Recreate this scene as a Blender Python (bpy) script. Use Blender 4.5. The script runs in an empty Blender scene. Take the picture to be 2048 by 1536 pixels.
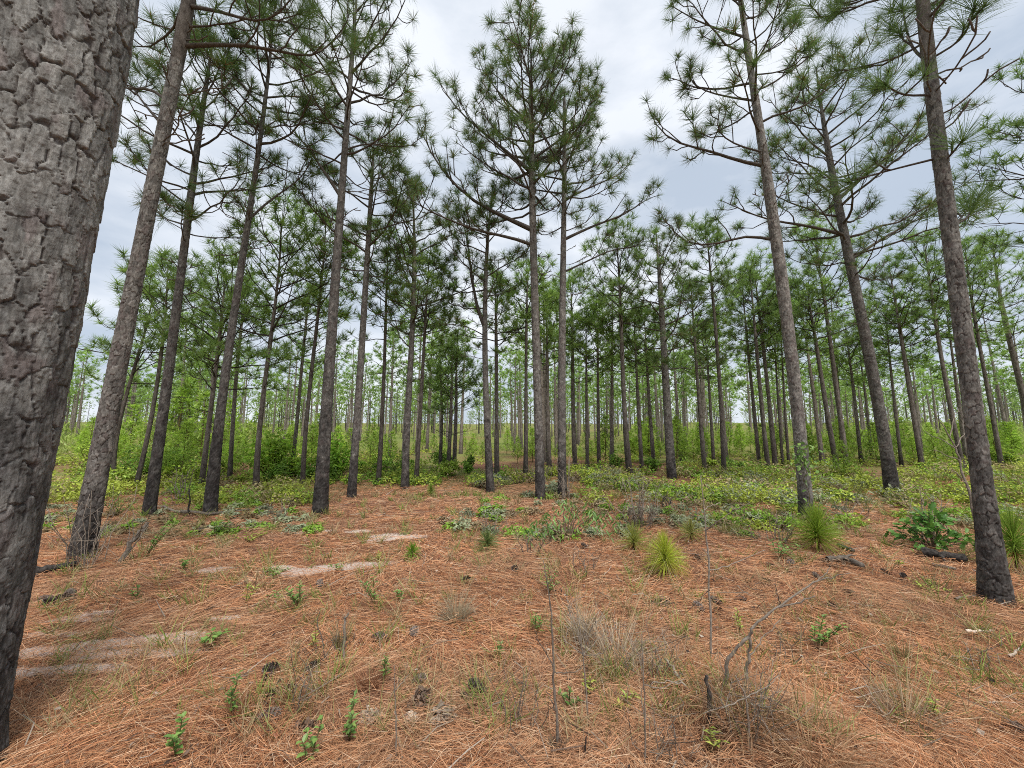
import bpy, math, random
import numpy as np
from mathutils import Matrix, Vector, Quaternion

SC = bpy.context.scene
COL = SC.collection
R = math.radians

# ------------------------------------------------------------------ camera
F = 760.0                      # focal length in pixels of a 2048 wide frame
HOR = 858.0                    # image row of the horizon
EYE = 1.6
PITCH = math.atan((HOR - 768.0) / F)
cam_d = bpy.data.cameras.new('camera')
cam_d.sensor_width = 36.0
cam_d.lens = 36.0 * F / 2048.0
cam_d.clip_start = 0.05
cam_d.clip_end = 3000.0
cam = bpy.data.objects.new('camera', cam_d)
COL.objects.link(cam)
cam.location = (0, 0, EYE)
cam.rotation_euler = (math.pi / 2 + PITCH, 0, 0)
SC.camera = cam

# ------------------------------------------------------------------ sky: bright broken overcast
SUN_EL, SUN_AZ = R(62), R(152)          # azimuth clockwise from +Y: behind the camera, a little to one side
world = bpy.data.worlds.new('World')
SC.world = world
world.use_nodes = True
nt = world.node_tree
nt.nodes.clear()
def wn(t, **kw):
    n = nt.nodes.new(t)
    for k, v in kw.items():
        setattr(n, k, v)
    return n
w_out = wn('ShaderNodeOutputWorld'); w_bg = wn('ShaderNodeBackground')
w_sky = wn('ShaderNodeTexSky', sky_type='NISHITA', sun_disc=False, sun_elevation=SUN_EL, sun_rotation=SUN_AZ)
w_tc = wn('ShaderNodeTexCoord'); w_map = wn('ShaderNodeMapping')
w_map.inputs['Scale'].default_value = (1.0, 1.0, 2.6)
w_n1 = wn('ShaderNodeTexNoise'); w_n1.inputs['Scale'].default_value = 2.3; w_n1.inputs['Detail'].default_value = 7; w_n1.inputs['Roughness'].default_value = 0.55
w_n2 = wn('ShaderNodeTexNoise'); w_n2.inputs['Scale'].default_value = 1.1; w_n2.inputs['Detail'].default_value = 5
w_r1 = wn('ShaderNodeValToRGB'); w_r1.color_ramp.elements[0].position = 0.38; w_r1.color_ramp.elements[1].position = 0.62
w_r1.color_ramp.elements[0].color = (5.3, 6.1, 7.2, 1); w_r1.color_ramp.elements[1].color = (8.9, 9.3, 9.9, 1)
w_r2 = wn('ShaderNodeValToRGB'); w_r2.color_ramp.elements[0].position = 0.35; w_r2.color_ramp.elements[1].position = 0.65
w_r2.color_ramp.elements[0].color = (0.86, 0.86, 0.86, 1); w_r2.color_ramp.elements[1].color = (0.97, 0.97, 0.97, 1)
w_mix = wn('ShaderNodeMix', data_type='RGBA')
L = nt.links.new
L(w_tc.outputs['Generated'], w_map.inputs['Vector'])
L(w_map.outputs[0], w_n1.inputs['Vector']); L(w_map.outputs[0], w_n2.inputs['Vector'])
L(w_n1.outputs['Fac'], w_r1.inputs['Fac']); L(w_n2.outputs['Fac'], w_r2.inputs['Fac'])
L(w_r2.outputs['Color'], w_mix.inputs['Factor'])
L(w_sky.outputs['Color'], w_mix.inputs['A']); L(w_r1.outputs['Color'], w_mix.inputs['B'])
L(w_mix.outputs['Result'], w_bg.inputs['Color'])
w_bg.inputs['Strength'].default_value = 0.049
L(w_bg.outputs[0], w_out.inputs['Surface'])

sun_d = bpy.data.lights.new('sun', 'SUN')
sun_d.energy = 1.5
sun_d.angle = R(16)
sun_d.color = (1.0, 0.955, 0.89)
sun = bpy.data.objects.new('sun', sun_d)
COL.objects.link(sun)
sun.location = (6, -12, 20)
_sd = Vector((math.sin(SUN_AZ) * math.cos(SUN_EL), math.cos(SUN_AZ) * math.cos(SUN_EL), math.sin(SUN_EL)))
sun.rotation_euler = (-_sd).to_track_quat('-Z', 'Y').to_euler()

vs = SC.view_settings
vs.view_transform = 'Standard'
vs.look = 'None'
vs.exposure = 1.2
vs.gamma = 1.0
vs.use_curve_mapping = False
SC.render.engine = 'CYCLES'
SC.cycles.max_bounces = 6
SC.cycles.diffuse_bounces = 3
SC.cycles.transmission_bounces = 4
SC.cycles.transparent_max_bounces = 4
SC.cycles.use_adaptive_sampling = True
SC.cycles.adaptive_threshold = 0.02
SC.cycles.use_denoising = False
SC.cycles.filter_width = 1.0

# ------------------------------------------------------------------ numpy helpers
def hash2(ix, iy, seed):
    h = (ix.astype(np.int64) * 374761393 + iy.astype(np.int64) * 668265263 + seed * 1442695041) & 0xFFFFFFFF
    h = ((h ^ (h >> 13)) * 1274126177) & 0xFFFFFFFF
    h = ((h ^ (h >> 16)) * 1146822519) & 0xFFFFFFFF
    h = h ^ (h >> 15)
    return (h & 0xFFFFFF) / float(0x1000000)

def vnoise(x, y, seed=0):
    x = np.asarray(x, float); y = np.asarray(y, float)
    ix = np.floor(x).astype(np.int64); iy = np.floor(y).astype(np.int64)
    fx = x - ix; fy = y - iy
    fx = fx * fx * (3 - 2 * fx); fy = fy * fy * (3 - 2 * fy)
    a = hash2(ix, iy, seed); b = hash2(ix + 1, iy, seed); c = hash2(ix, iy + 1, seed); d = hash2(ix + 1, iy + 1, seed)
    return (a * (1 - fx) + b * fx) * (1 - fy) + (c * (1 - fx) + d * fx) * fy

def fbm(x, y, seed=0, octaves=4, gain=0.5):
    s = 0.0; a = 1.0; t = 0.0
    for k in range(octaves):
        s = s + a * vnoise(x * 2 ** k + 17.3 * k, y * 2 ** k - 9.1 * k, seed + k)
        t += a; a *= gain
    return s / t

def voronoi(x, y, seed=0, jit=0.85):
    ix = np.floor(x).astype(np.int64); iy = np.floor(y).astype(np.int64)
    f1 = np.full(x.shape, 9.0); f2 = np.full(x.shape, 9.0); idh = np.zeros(x.shape)
    cid = np.zeros(x.shape, np.int64); ox = np.zeros(x.shape); oy = np.zeros(x.shape)
    for dx in (-1, 0, 1):
        for dy in (-1, 0, 1):
            cx = ix + dx; cy = iy + dy
            px = cx + 0.5 + jit * (hash2(cx, cy, seed) - 0.5); py = cy + 0.5 + jit * (hash2(cx, cy, seed + 77) - 0.5)
            d = np.sqrt((px - x) ** 2 + (py - y) ** 2)
            m = d < f1
            f2 = np.where(m, f1, np.minimum(f2, d))
            idh = np.where(m, hash2(cx, cy, seed + 191), idh)
            cid = np.where(m, cx * 100003 + cy, cid); ox = np.where(m, x - px, ox); oy = np.where(m, y - py, oy)
            f1 = np.where(m, d, f1)
    return f1, f2, idh, cid, ox, oy

def sstep(a, b, x):
    t = np.clip((x - a) / (b - a), 0, 1)
    return t * t * (3 - 2 * t)

def unit(v):
    return v / np.maximum(np.linalg.norm(v, axis=-1, keepdims=True), 1e-9)

class Geo:
    """collects pieces of geometry and builds them as one mesh"""
    def __init__(s):
        s.v = []; s.q = []; s.t = []; s.c = []; s.n = 0
    def add(s, v, tris=None, quads=None, col=None):
        v = np.asarray(v, np.float32).reshape(-1, 3)
        if tris is not None and len(tris): s.t.append(np.asarray(tris, np.int64).reshape(-1, 3) + s.n)
        if quads is not None and len(quads): s.q.append(np.asarray(quads, np.int64).reshape(-1, 4) + s.n)
        if col is None: col = np.ones((len(v), 3), np.float32)
        col = np.asarray(col, np.float32)
        if col.ndim == 1: col = np.tile(col, (len(v), 1))
        s.v.append(v); s.c.append(col); s.n += len(v)
    def mesh(s, name, mat=None, smooth=False):
        return make_mesh(name, np.concatenate(s.v), np.concatenate(s.t) if s.t else None, np.concatenate(s.q) if s.q else None,
                         np.concatenate(s.c), mat, smooth)

def make_mesh(name, v, tris, quads, col, mat, smooth=False):
    me = bpy.data.meshes.new(name)
    nt_, nq = (0 if tris is None else len(tris)), (0 if quads is None else len(quads))
    loops = np.concatenate([x.ravel() for x in (tris, quads) if x is not None]).astype(np.int32)
    start = np.concatenate([np.arange(nt_) * 3, nt_ * 3 + np.arange(nq) * 4]).astype(np.int32)
    me.vertices.add(len(v)); me.vertices.foreach_set('co', np.ascontiguousarray(v, np.float32).ravel())
    me.loops.add(len(loops)); me.loops.foreach_set('vertex_index', loops)
    me.polygons.add(len(start)); me.polygons.foreach_set('loop_start', start)
    me.polygons.foreach_set('use_smooth', np.full(len(start), smooth))
    if col is not None:
        a = me.color_attributes.new('tint', 'FLOAT_COLOR', 'POINT')
        c4 = np.ones((len(v), 4), np.float32); c4[:, :3] = col
        a.data.foreach_set('color', c4.ravel())
    if mat is not None: me.materials.append(mat)
    me.update(calc_edges=True)
    return me

def link(name, data, parent=None, loc=None):
    o = bpy.data.objects.new(name, data)
    COL.objects.link(o)
    if loc is not None: o.location = loc
    if parent is not None: o.parent = parent
    return o

def tag(o, label, cat, group=None, kind=None):
    o['label'] = label; o['category'] = cat
    if group: o['group'] = group
    if kind: o['kind'] = kind
    return o

def struct(o, label=None, kind='structure'):
    o['kind'] = kind
    if label: o['label'] = label
    return o

def thing(name, label, cat, loc, group=None):
    o = bpy.data.objects.new(name, None)
    o.empty_display_size = 0.2
    COL.objects.link(o); o.location = loc
    return tag(o, label, cat, group)

def copy_tree(o, parent=None):
    c = o.copy(); COL.objects.link(c)
    if parent is not None: c.parent = parent
    for ch in list(o.children): copy_tree(ch, c)
    return c

def ribbons(base, d, length, width, bend, rng, segs=2, side=None):
    """bent tapering strips: base, d (N,3); length, width (N,); bend (N,3) added at the tip -> verts, tris, quads, verts per strip"""
    n = len(base)
    if side is None:
        side = unit(np.cross(d, unit(rng.normal(size=(n, 3)))))
    vs_ = []
    for k in range(segs):
        t = k / segs
        c = base + d * (length * t)[:, None] + bend * (t * t)
        w = (width * 0.5 * (1 - 0.35 * t))[:, None]
        vs_ += [c - side * w, c + side * w]
    vs_.append(base + d * length[:, None] + bend)
    m = 2 * segs + 1
    v = np.stack(vs_, 1).reshape(-1, 3)
    o = np.arange(n)[:, None] * m
    quads = [o + np.array([[2 * k, 2 * k + 1, 2 * k + 3, 2 * k + 2]]) for k in range(segs - 1)]
    tris = o + np.array([[2 * segs - 2, 2 * segs - 1, 2 * segs]])
    return v, tris, (np.concatenate(quads) if quads else None), m

def tube(pts, rad, sides=5, cap=True):
    pts = np.asarray(pts, float); n = len(pts); rad = np.broadcast_to(np.asarray(rad, float), (n,))
    tan = unit(np.gradient(pts, axis=0))
    ref = np.array([0.0, 0, 1]) if abs(tan[0, 2]) < 0.8 else np.array([1.0, 0, 0])
    u = unit(np.cross(tan, ref)); w = np.cross(tan, u)
    a = np.arange(sides) * 2 * math.pi / sides
    v = pts[:, None, :] + rad[:, None, None] * (np.cos(a)[None, :, None] * u[:, None, :] + np.sin(a)[None, :, None] * w[:, None, :])
    v = v.reshape(-1, 3)
    i = np.arange(n - 1)[:, None] * sides; j = np.arange(sides)[None, :]; j2 = (j + 1) % sides
    q = np.stack([i + j, i + j2, i + sides + j2, i + sides + j], -1).reshape(-1, 4)
    tr = None
    if cap:
        v = np.vstack([v, pts[-1] + tan[-1] * rad[-1] * 0.5])
        b = (n - 1) * sides
        tr = np.stack([b + np.arange(sides), b + (np.arange(sides) + 1) % sides, np.full(sides, n * sides)], -1)
    return v, tr, q

def leaves(pos, nrm, length, width, rng, axis=None, fold=0.25, droop=0.15):
    """folded leaf blades of four outline points and a midrib"""
    n = len(pos)
    if axis is None:
        axis = rng.normal(size=(n, 3))
    axis = unit(axis - nrm * np.sum(axis * nrm, 1, keepdims=True))
    sd = np.cross(nrm, axis)
    l = np.broadcast_to(length, (n,))[:, None]; w = np.broadcast_to(width, (n,))[:, None]
    p0 = pos; p1 = pos + axis * l * 0.45 + sd * w * 0.5 + nrm * w * fold; p3 = pos + axis * l * 0.45 - sd * w * 0.5 + nrm * w * fold
    p2 = pos + axis * l - nrm * l * droop
    v = np.stack([p0, p1, p2, p3], 1).reshape(-1, 3)
    o = np.arange(n)[:, None] * 4
    t = np.concatenate([o + np.array([[0, 1, 2]]), o + np.array([[0, 2, 3]])])
    return v, t, 4

# ------------------------------------------------------------------ pixel <-> world
CP, SP = math.cos(PITCH), math.sin(PITCH)
def ray(u, v):
    dx = (np.asarray(u, float) - 1024.0) / F; dz = (768.0 - np.asarray(v, float)) / F
    return np.stack([dx, CP - dz * SP, SP + dz * CP], -1)

MOUNDS = []
def ground_z(x, y):
    x = np.asarray(x, float); y = np.asarray(y, float)
    r = np.hypot(x, y)
    z = (fbm(x * 0.33, y * 0.33, 5, 3) - 0.5) * 0.16 * sstep(1.0, 6.0, r)
    z = z + (fbm(x * 2.1, y * 2.1, 9, 3) - 0.5) * 0.055
    z = z + (fbm(x * 0.02, y * 0.02, 3, 2) - 0.5) * 4.0 * sstep(50, 220, r) + 0.018 * np.clip(r - 24, 0, 260)
    for (mx, my, mr, mh) in MOUNDS:
        z = z + mh * np.exp(-((x - mx) ** 2 + (y - my) ** 2) / (2 * mr * mr))
    return z

def at(u, v):
    """ground point under image position (u, v)"""
    d = ray(u, v); z = 0.0
    for _ in range(6):
        t = (z - EYE) / d[..., 2]
        x = d[..., 0] * t; y = d[..., 1] * t
        z = ground_z(x, y)
    return np.stack([x, y, z], -1)

def onplane(u, v, y):
    """the point of the vertical plane at distance y that image position (u, v) looks at, and its depth"""
    d = ray(u, v); t = y / d[..., 1]
    p = d * np.expand_dims(t, -1) if np.ndim(t) else d * t
    p = np.array(p); p[..., 2] += EYE
    return p, t

def project(p):
    x, y, z = p[..., 0], p[..., 1], p[..., 2] - EYE
    dep = y * CP + z * SP; up = -y * SP + z * CP
    return 1024 + F * x / dep, 768 - F * up / dep

for (u, v, r, h) in ((1520, 1470, 0.28, 0.10), (1440, 1400, 0.2, 0.06), (745, 1362, 0.13, 0.06), (470, 1425, 0.16, 0.05), (1640, 1500, 0.25, 0.07), (905, 1215, 0.2, 0.03)):
    d = ray(u, v); t = -EYE / d[2]
    MOUNDS.append((d[0] * t, d[1] * t, r, h))

for (u, v) in ((163, 1112), (1992, 1203), (1614, 1040), (1081, 998), (1125, 993), (640, 1023), (420, 1026), (297, 1031), (1786, 994), (703, 991)):
    d = ray(u, v); t = -EYE / d[2]
    MOUNDS.append((d[0] * t, d[1] * t, 0.24, 0.045))

# ------------------------------------------------------------------ materials
def new_mat(name):
    m = bpy.data.materials.new(name); m.use_nodes = True
    m.node_tree.nodes.clear()
    return m, m.node_tree

def N(t, kind, **kw):
    n = t.nodes.new(kind)
    for k, v in kw.items():
        if k in n.inputs: n.inputs[k].default_value = v
        else: setattr(n, k, v)
    return n

def mixc(t, fac, a, b, mode='MIX'):
    m = t.nodes.new('ShaderNodeMix'); m.data_type = 'RGBA'; m.blend_type = mode
    for s, x in (('Factor', fac), ('A', a), ('B', b)):
        if isinstance(x, (int, float)): m.inputs[s].default_value = x
        elif isinstance(x, tuple): m.inputs[s].default_value = (*x, 1) if len(x) == 3 else x
        else: t.links.new(x, m.inputs[s])
    return m.outputs['Result']

def noise(t, scale, detail=4, rough=0.55, vec=None, stretch=None):
    tc = t.nodes.new('ShaderNodeTexCoord'); src = tc.outputs['Object'] if vec is None else vec
    if stretch:
        mp = t.nodes.new('ShaderNodeMapping'); mp.inputs['Scale'].default_value = stretch
        t.links.new(src, mp.inputs['Vector']); src = mp.outputs[0]
    n = N(t, 'ShaderNodeTexNoise', Scale=scale, Detail=detail, Roughness=rough)
    t.links.new(src, n.inputs['Vector'])
    return n.outputs['Fac']

def ramp(t, fac, *stops):
    r = t.nodes.new('ShaderNodeValToRGB'); e = r.color_ramp.elements
    while len(e) < len(stops): e.new(0.5)
    for k, (p, c) in enumerate(stops):
        e[k].position = p; e[k].color = (*c, 1) if len(c) == 3 else c
    t.links.new(fac, r.inputs['Fac'])
    return r.outputs['Color']

def finish_bark(m, t, color, bump_fac, dist, rough=0.9):
    b = N(t, 'ShaderNodeBsdfPrincipled', Roughness=rough)
    b.inputs['Specular IOR Level'].default_value = 0.15
    t.links.new(color, b.inputs['Base Color'])
    if bump_fac is not None:
        bp = N(t, 'ShaderNodeBump', Strength=0.85, Distance=dist)
        t.links.new(bump_fac, bp.inputs['Height']); t.links.new(bp.outputs[0], b.inputs['Normal'])
    o = t.nodes.new('ShaderNodeOutputMaterial'); t.links.new(b.outputs[0], o.inputs['Surface'])
    return m

def bark_tinted(name, fine, dist):
    """bark that takes its colour from the mesh's own tint, with fine grain"""
    m, t = new_mat(name)
    at_ = N(t, 'ShaderNodeAttribute', attribute_name='tint')
    n1 = noise(t, fine, 5, 0.6, stretch=(1, 1, 0.3)); n2 = noise(t, fine * 0.3, 4, 0.6)
    g = ramp(t, n1, (0.3, (0.58, 0.57, 0.56)), (0.7, (1.4, 1.4, 1.4)))
    c = mixc(t, 1.0, at_.outputs['Color'], g, 'MULTIPLY')
    g2 = ramp(t, n2, (0.35, (0.85, 0.82, 0.80)), (0.65, (1.12, 1.12, 1.13)))
    c = mixc(t, 1.0, c, g2, 'MULTIPLY')
    return finish_bark(m, t, c, n1, dist)

M_BARK_BIG = bark_tinted('bark_big', 75.0, 0.012)
M_BARK = bark_tinted('bark', 70.0, 0.008)

def bark_plain():
    """bark of trunks too far off for plates: scaly grey brown, blackened by old fire near the ground"""
    m, t = new_mat('bark_far')
    n1 = noise(t, 9.0, 6, 0.7, stretch=(2.2, 2.2, 0.8)); n2 = noise(t, 1.7, 3)
    c = ramp(t, n1, (0.32, (0.05, 0.04, 0.034)), (0.5, (0.11, 0.095, 0.083)), (0.7, (0.19, 0.17, 0.155)))
    at_ = N(t, 'ShaderNodeAttribute', attribute_name='tint')
    c = mixc(t, 1.0, c, at_.outputs['Color'], 'MULTIPLY')
    c = mixc(t, 1.0, c, ramp(t, n2, (0.35, (0.85, 0.82, 0.8)), (0.65, (1.12, 1.1, 1.08))), 'MULTIPLY')
    return finish_bark(m, t, c, n1, 0.03)
M_BARK_FAR = bark_plain()

def twig_mat(name, a, b):
    m, t = new_mat(name)
    n1 = noise(t, 40.0, 4, 0.6)
    c = ramp(t, n1, (0.35, a), (0.65, b))
    at_ = N(t, 'ShaderNodeAttribute', attribute_name='tint')
    c = mixc(t, 1.0, c, at_.outputs['Color'], 'MULTIPLY')
    return finish_bark(m, t, c, n1, 0.004)
M_LIMB = twig_mat('limb_bark', (0.055, 0.044, 0.037), (0.125, 0.105, 0.09))
M_DEAD = twig_mat('weathered_wood', (0.2, 0.16, 0.125), (0.42, 0.355, 0.29))
M_CHAR = twig_mat('charred_wood', (0.012, 0.011, 0.01), (0.06, 0.052, 0.047))
M_CONE = twig_mat('cone_scales', (0.08, 0.06, 0.05), (0.26, 0.21, 0.18))
M_STEM = twig_mat('green_stem', (0.1, 0.09, 0.045), (0.17, 0.14, 0.07))

def leaf_mat(name, trans=0.4, vary=0.35, gloss=0.0):
    """leaf colour from the mesh tint, a little different on every object, light passing through"""
    m, t = new_mat(name)
    at_ = N(t, 'ShaderNodeAttribute', attribute_name='tint')
    oi = t.nodes.new('ShaderNodeObjectInfo')
    v = ramp(t, oi.outputs['Random'], (0.0, (1 - vary, 1 - vary, 1 - vary * 0.8)), (1.0, (1 + vary, 1 + vary * 0.8, 1 + vary * 0.4)))
    c = mixc(t, 1.0, at_.outputs['Color'], v, 'MULTIPLY')
    d = t.nodes.new('ShaderNodeBsdfDiffuse'); tr = t.nodes.new('ShaderNodeBsdfTranslucent')
    mx = N(t, 'ShaderNodeMixShader', Fac=trans)
    t.links.new(c, d.inputs['Color']); t.links.new(c, tr.inputs['Color'])
    t.links.new(d.outputs[0], mx.inputs[1]); t.links.new(tr.outputs[0], mx.inputs[2])
    last = mx.outputs[0]
    if gloss:
        gl = N(t, 'ShaderNodeBsdfGlossy', Roughness=0.45)
        m2 = N(t, 'ShaderNodeMixShader', Fac=gloss)
        t.links.new(last, m2.inputs[1]); t.links.new(gl.outputs[0], m2.inputs[2]); last = m2.outputs[0]
    o = t.nodes.new('ShaderNodeOutputMaterial'); t.links.new(last, o.inputs['Surface'])
    return m
M_NEEDLE = leaf_mat('pine_needles', 0.4, 0.22, 0.03)
M_LEAF = leaf_mat('leaf', 0.24, 0.18, 0.03)
M_DRY = leaf_mat('dry_straw', 0.2, 0.1)

def ground_mat():
    m, t = new_mat('forest_floor')
    tc = t.nodes.new('ShaderNodeTexCoord')
    at_ = N(t, 'ShaderNodeAttribute', attribute_name='tint')       # r sand, g green, b bare dark duff
    sp = t.nodes.new('ShaderNodeSeparateColor'); t.links.new(at_.outputs['Color'], sp.inputs[0])
    n_a = noise(t, 55.0, 5, 0.7, tc.outputs['Object']); n_b = noise(t, 4.0, 5, 0.6, tc.outputs['Object'])
    n_c = noise(t, 260.0, 3, 0.7, tc.outputs['Object'])
    straw = ramp(t, n_a, (0.3, (0.09, 0.045, 0.03)), (0.5, (0.24, 0.125, 0.08)), (0.72, (0.46, 0.27, 0.18)))
    straw = mixc(t, 1.0, straw, ramp(t, n_b, (0.35, (0.8, 0.74, 0.7)), (0.65, (1.15, 1.12, 1.1))), 'MULTIPLY')
    sand = ramp(t, n_c, (0.35, (0.54, 0.43, 0.37)), (0.65, (0.76, 0.65, 0.57)))
    # the edge of the bare sand is broken up by the litter
    mth = N(t, 'ShaderNodeMath', operation='ADD'); t.links.new(sp.outputs['Red'], mth.inputs[0])
    m2 = N(t, 'ShaderNodeMath', operation='MULTIPLY_ADD'); t.links.new(n_a, m2.inputs[0]); m2.inputs[1].default_value = 1.3; m2.inputs[2].default_value = -0.65
    t.links.new(m2.outputs[0], mth.inputs[1])
    edge = ramp(t, mth.outputs[0], (0.35, (0, 0, 0)), (0.62, (1, 1, 1)))
    c = mixc(t, edge, straw, sand)
    green = ramp(t, n_a, (0.35, (0.1, 0.13, 0.035)), (0.65, (0.26, 0.3, 0.08)))
    c = mixc(t, sp.outputs['Green'], c, green)
    b = N(t, 'ShaderNodeBsdfPrincipled', Roughness=0.95); b.inputs['Specular IOR Level'].default_value = 0.1
    t.links.new(c, b.inputs['Base Color'])
    bp = N(t, 'ShaderNodeBump', Strength=0.8, Distance=0.03); t.links.new(n_a, bp.inputs['Height'])
    t.links.new(bp.outputs[0], b.inputs['Normal'])
    o = t.nodes.new('ShaderNodeOutputMaterial'); t.links.new(b.outputs[0], o.inputs['Surface'])
    return m
M_GROUND = ground_mat()

# ------------------------------------------------------------------ ground
def ellipse(u, v, du, dv):
    c = at(u, v); a = at(u + du, v); b = at(u, v - dv); b2 = at(u, v + dv)
    return (c[0], c[1], abs(a[0] - c[0]), 0.5 * abs(b2[1] - b[1]))
SAND = [ellipse(*e) for e in ((130, 1338, 120, 9), (95, 1306, 90, 9), (190, 1288, 110, 8), (330, 1278, 85, 10), (270, 1306, 120, 9), (110, 1268, 60, 6), (150, 1238, 62, 6), (195, 1226, 34, 4), (380, 1268, 40, 5),
        (700, 1130, 75, 6), (640, 1140, 70, 5), (585, 1147, 46, 5), (560, 1134, 30, 3), (430, 1140, 36, 6), (800, 1072, 52, 5), (760, 1080, 26, 3), (450, 1236, 26, 4), (620, 1063, 40, 3), (715, 1062, 24, 3))]
def sand_mask(x, y):
    s = np.zeros(np.shape(x))
    for (cx, cy, rx, ry) in SAND:
        # the strips lie along the old track, which runs up towards the right
        dx, dy = x - cx, y - cy
        k = np.sqrt((dx / rx) ** 2 + ((dy - 0.10 * dx) / ry) ** 2)
        s = np.maximum(s, 1 - sstep(0.25, 1.9, k))
    # streaked by the litter that lies along the track
    return np.clip(s * (0.35 + 1.5 * fbm((x + 0.3 * y) * 1.6, (y - 0.3 * x) * 11.0, 47, 4)), 0, 1)
def green_mask(x, y):
    r = np.hypot(x, y)
    g = sstep(0.42, 0.62, fbm(x * 0.25, y * 0.25, 31, 4)) * sstep(9, 14, r) * 0.8
    return np.maximum(g, sstep(18, 32, r) * (0.25 + 1.1 * fbm(x * 0.16, y * 0.12, 33, 4)))

def build_ground():
    na = 264
    r = np.concatenate([np.geomspace(0.25, 1.2, 14)[:-1], np.geomspace(1.2, 7.5, 225)[:-1], np.geomspace(7.5, 1500, 110)]); nr = len(r)
    # finer in the direction of view
    f = np.linspace(-1, 1, na, endpoint=False)
    a = math.pi * (0.45 * f + 0.55 * f ** 3)
    rr, aa = np.meshgrid(r, a, indexing='ij')
    x = rr * np.sin(aa); y = rr * np.cos(aa)
    x = np.concatenate([[0], x.ravel()]); y = np.concatenate([[0], y.ravel()])
    z = ground_z(x, y)
    v = np.stack([x, y, z], -1)
    i = np.arange(nr - 1)[:, None]; j = np.arange(na)[None, :]; j2 = (j + 1) % na
    q = np.stack([1 + i * na + j, 1 + (i + 1) * na + j, 1 + (i + 1) * na + j2, 1 + i * na + j2], -1).reshape(-1, 4)
    t = np.stack([np.zeros(na, int), 1 + np.arange(na), 1 + (np.arange(na) + 1) % na], -1)
    col = np.stack([sand_mask(x, y), green_mask(x, y), np.zeros(len(x))], -1)
    q = q[:, ::-1]; t = t[:, ::-1]
    me = make_mesh('ground', v, t, q, col, M_GROUND, True)
    struct(link('ground', me))
build_ground()

# ------------------------------------------------------------------ trunks with relief bark
def fit(zs, vals, deg):
    return np.polyfit(zs, vals, min(deg, len(zs) - 1))

class Trunk:
    """axis and radius of a trunk through image positions (u, v, width) standing on a vertical plane"""
    def __init__(s, pts, top=None, y=None):
        b = at(pts[0][0], pts[0][1]) if y is None else onplane(pts[0][0], pts[0][1], y)[0]
        s.base = np.array(b); s.y = float(b[1])
        P, Rr = [], []
        for (u, v, w) in pts:
            p, t = onplane(u, v, s.y)
            d = w * t / F / math.sqrt(1 + ((u - 1024) / F) ** 2)
            P.append(p - s.base); Rr.append(d / 2)
        if top is not None:
            P.append(onplane(top[0], top[1], s.y)[0] - s.base); Rr.append(0.012)
        P = np.array(P); Rr = np.array(Rr)
        P[0] = 0
        o = np.argsort(P[:, 2]); P = P[o]; Rr = Rr[o]
        s.H = P[-1, 2]; s.zs = P[:, 2]; s.xs = P[:, 0]; s.ys = P[:, 1]; s.rs = Rr
        s.cx = fit(s.zs, s.xs, 3)
    def axis(s, z):
        z = np.asarray(z, float)
        x = np.polyval(s.cx, z) if len(s.zs) > 3 else np.interp(z, s.zs, s.xs)
        x = x - (np.polyval(s.cx, 0) if len(s.zs) > 3 else 0)
        return np.stack([x, np.interp(z, s.zs, s.ys), z], -1)
    def rad(s, z):
        return np.interp(z, s.zs, s.rs)

INNER_SHADE = np.array([0.05, 0.036, 0.032]); OUTER = np.array([0.166, 0.156, 0.142]); RED = np.array([0.135, 0.108, 0.1]); CHAR = np.array([0.022, 0.02, 0.02])

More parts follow.
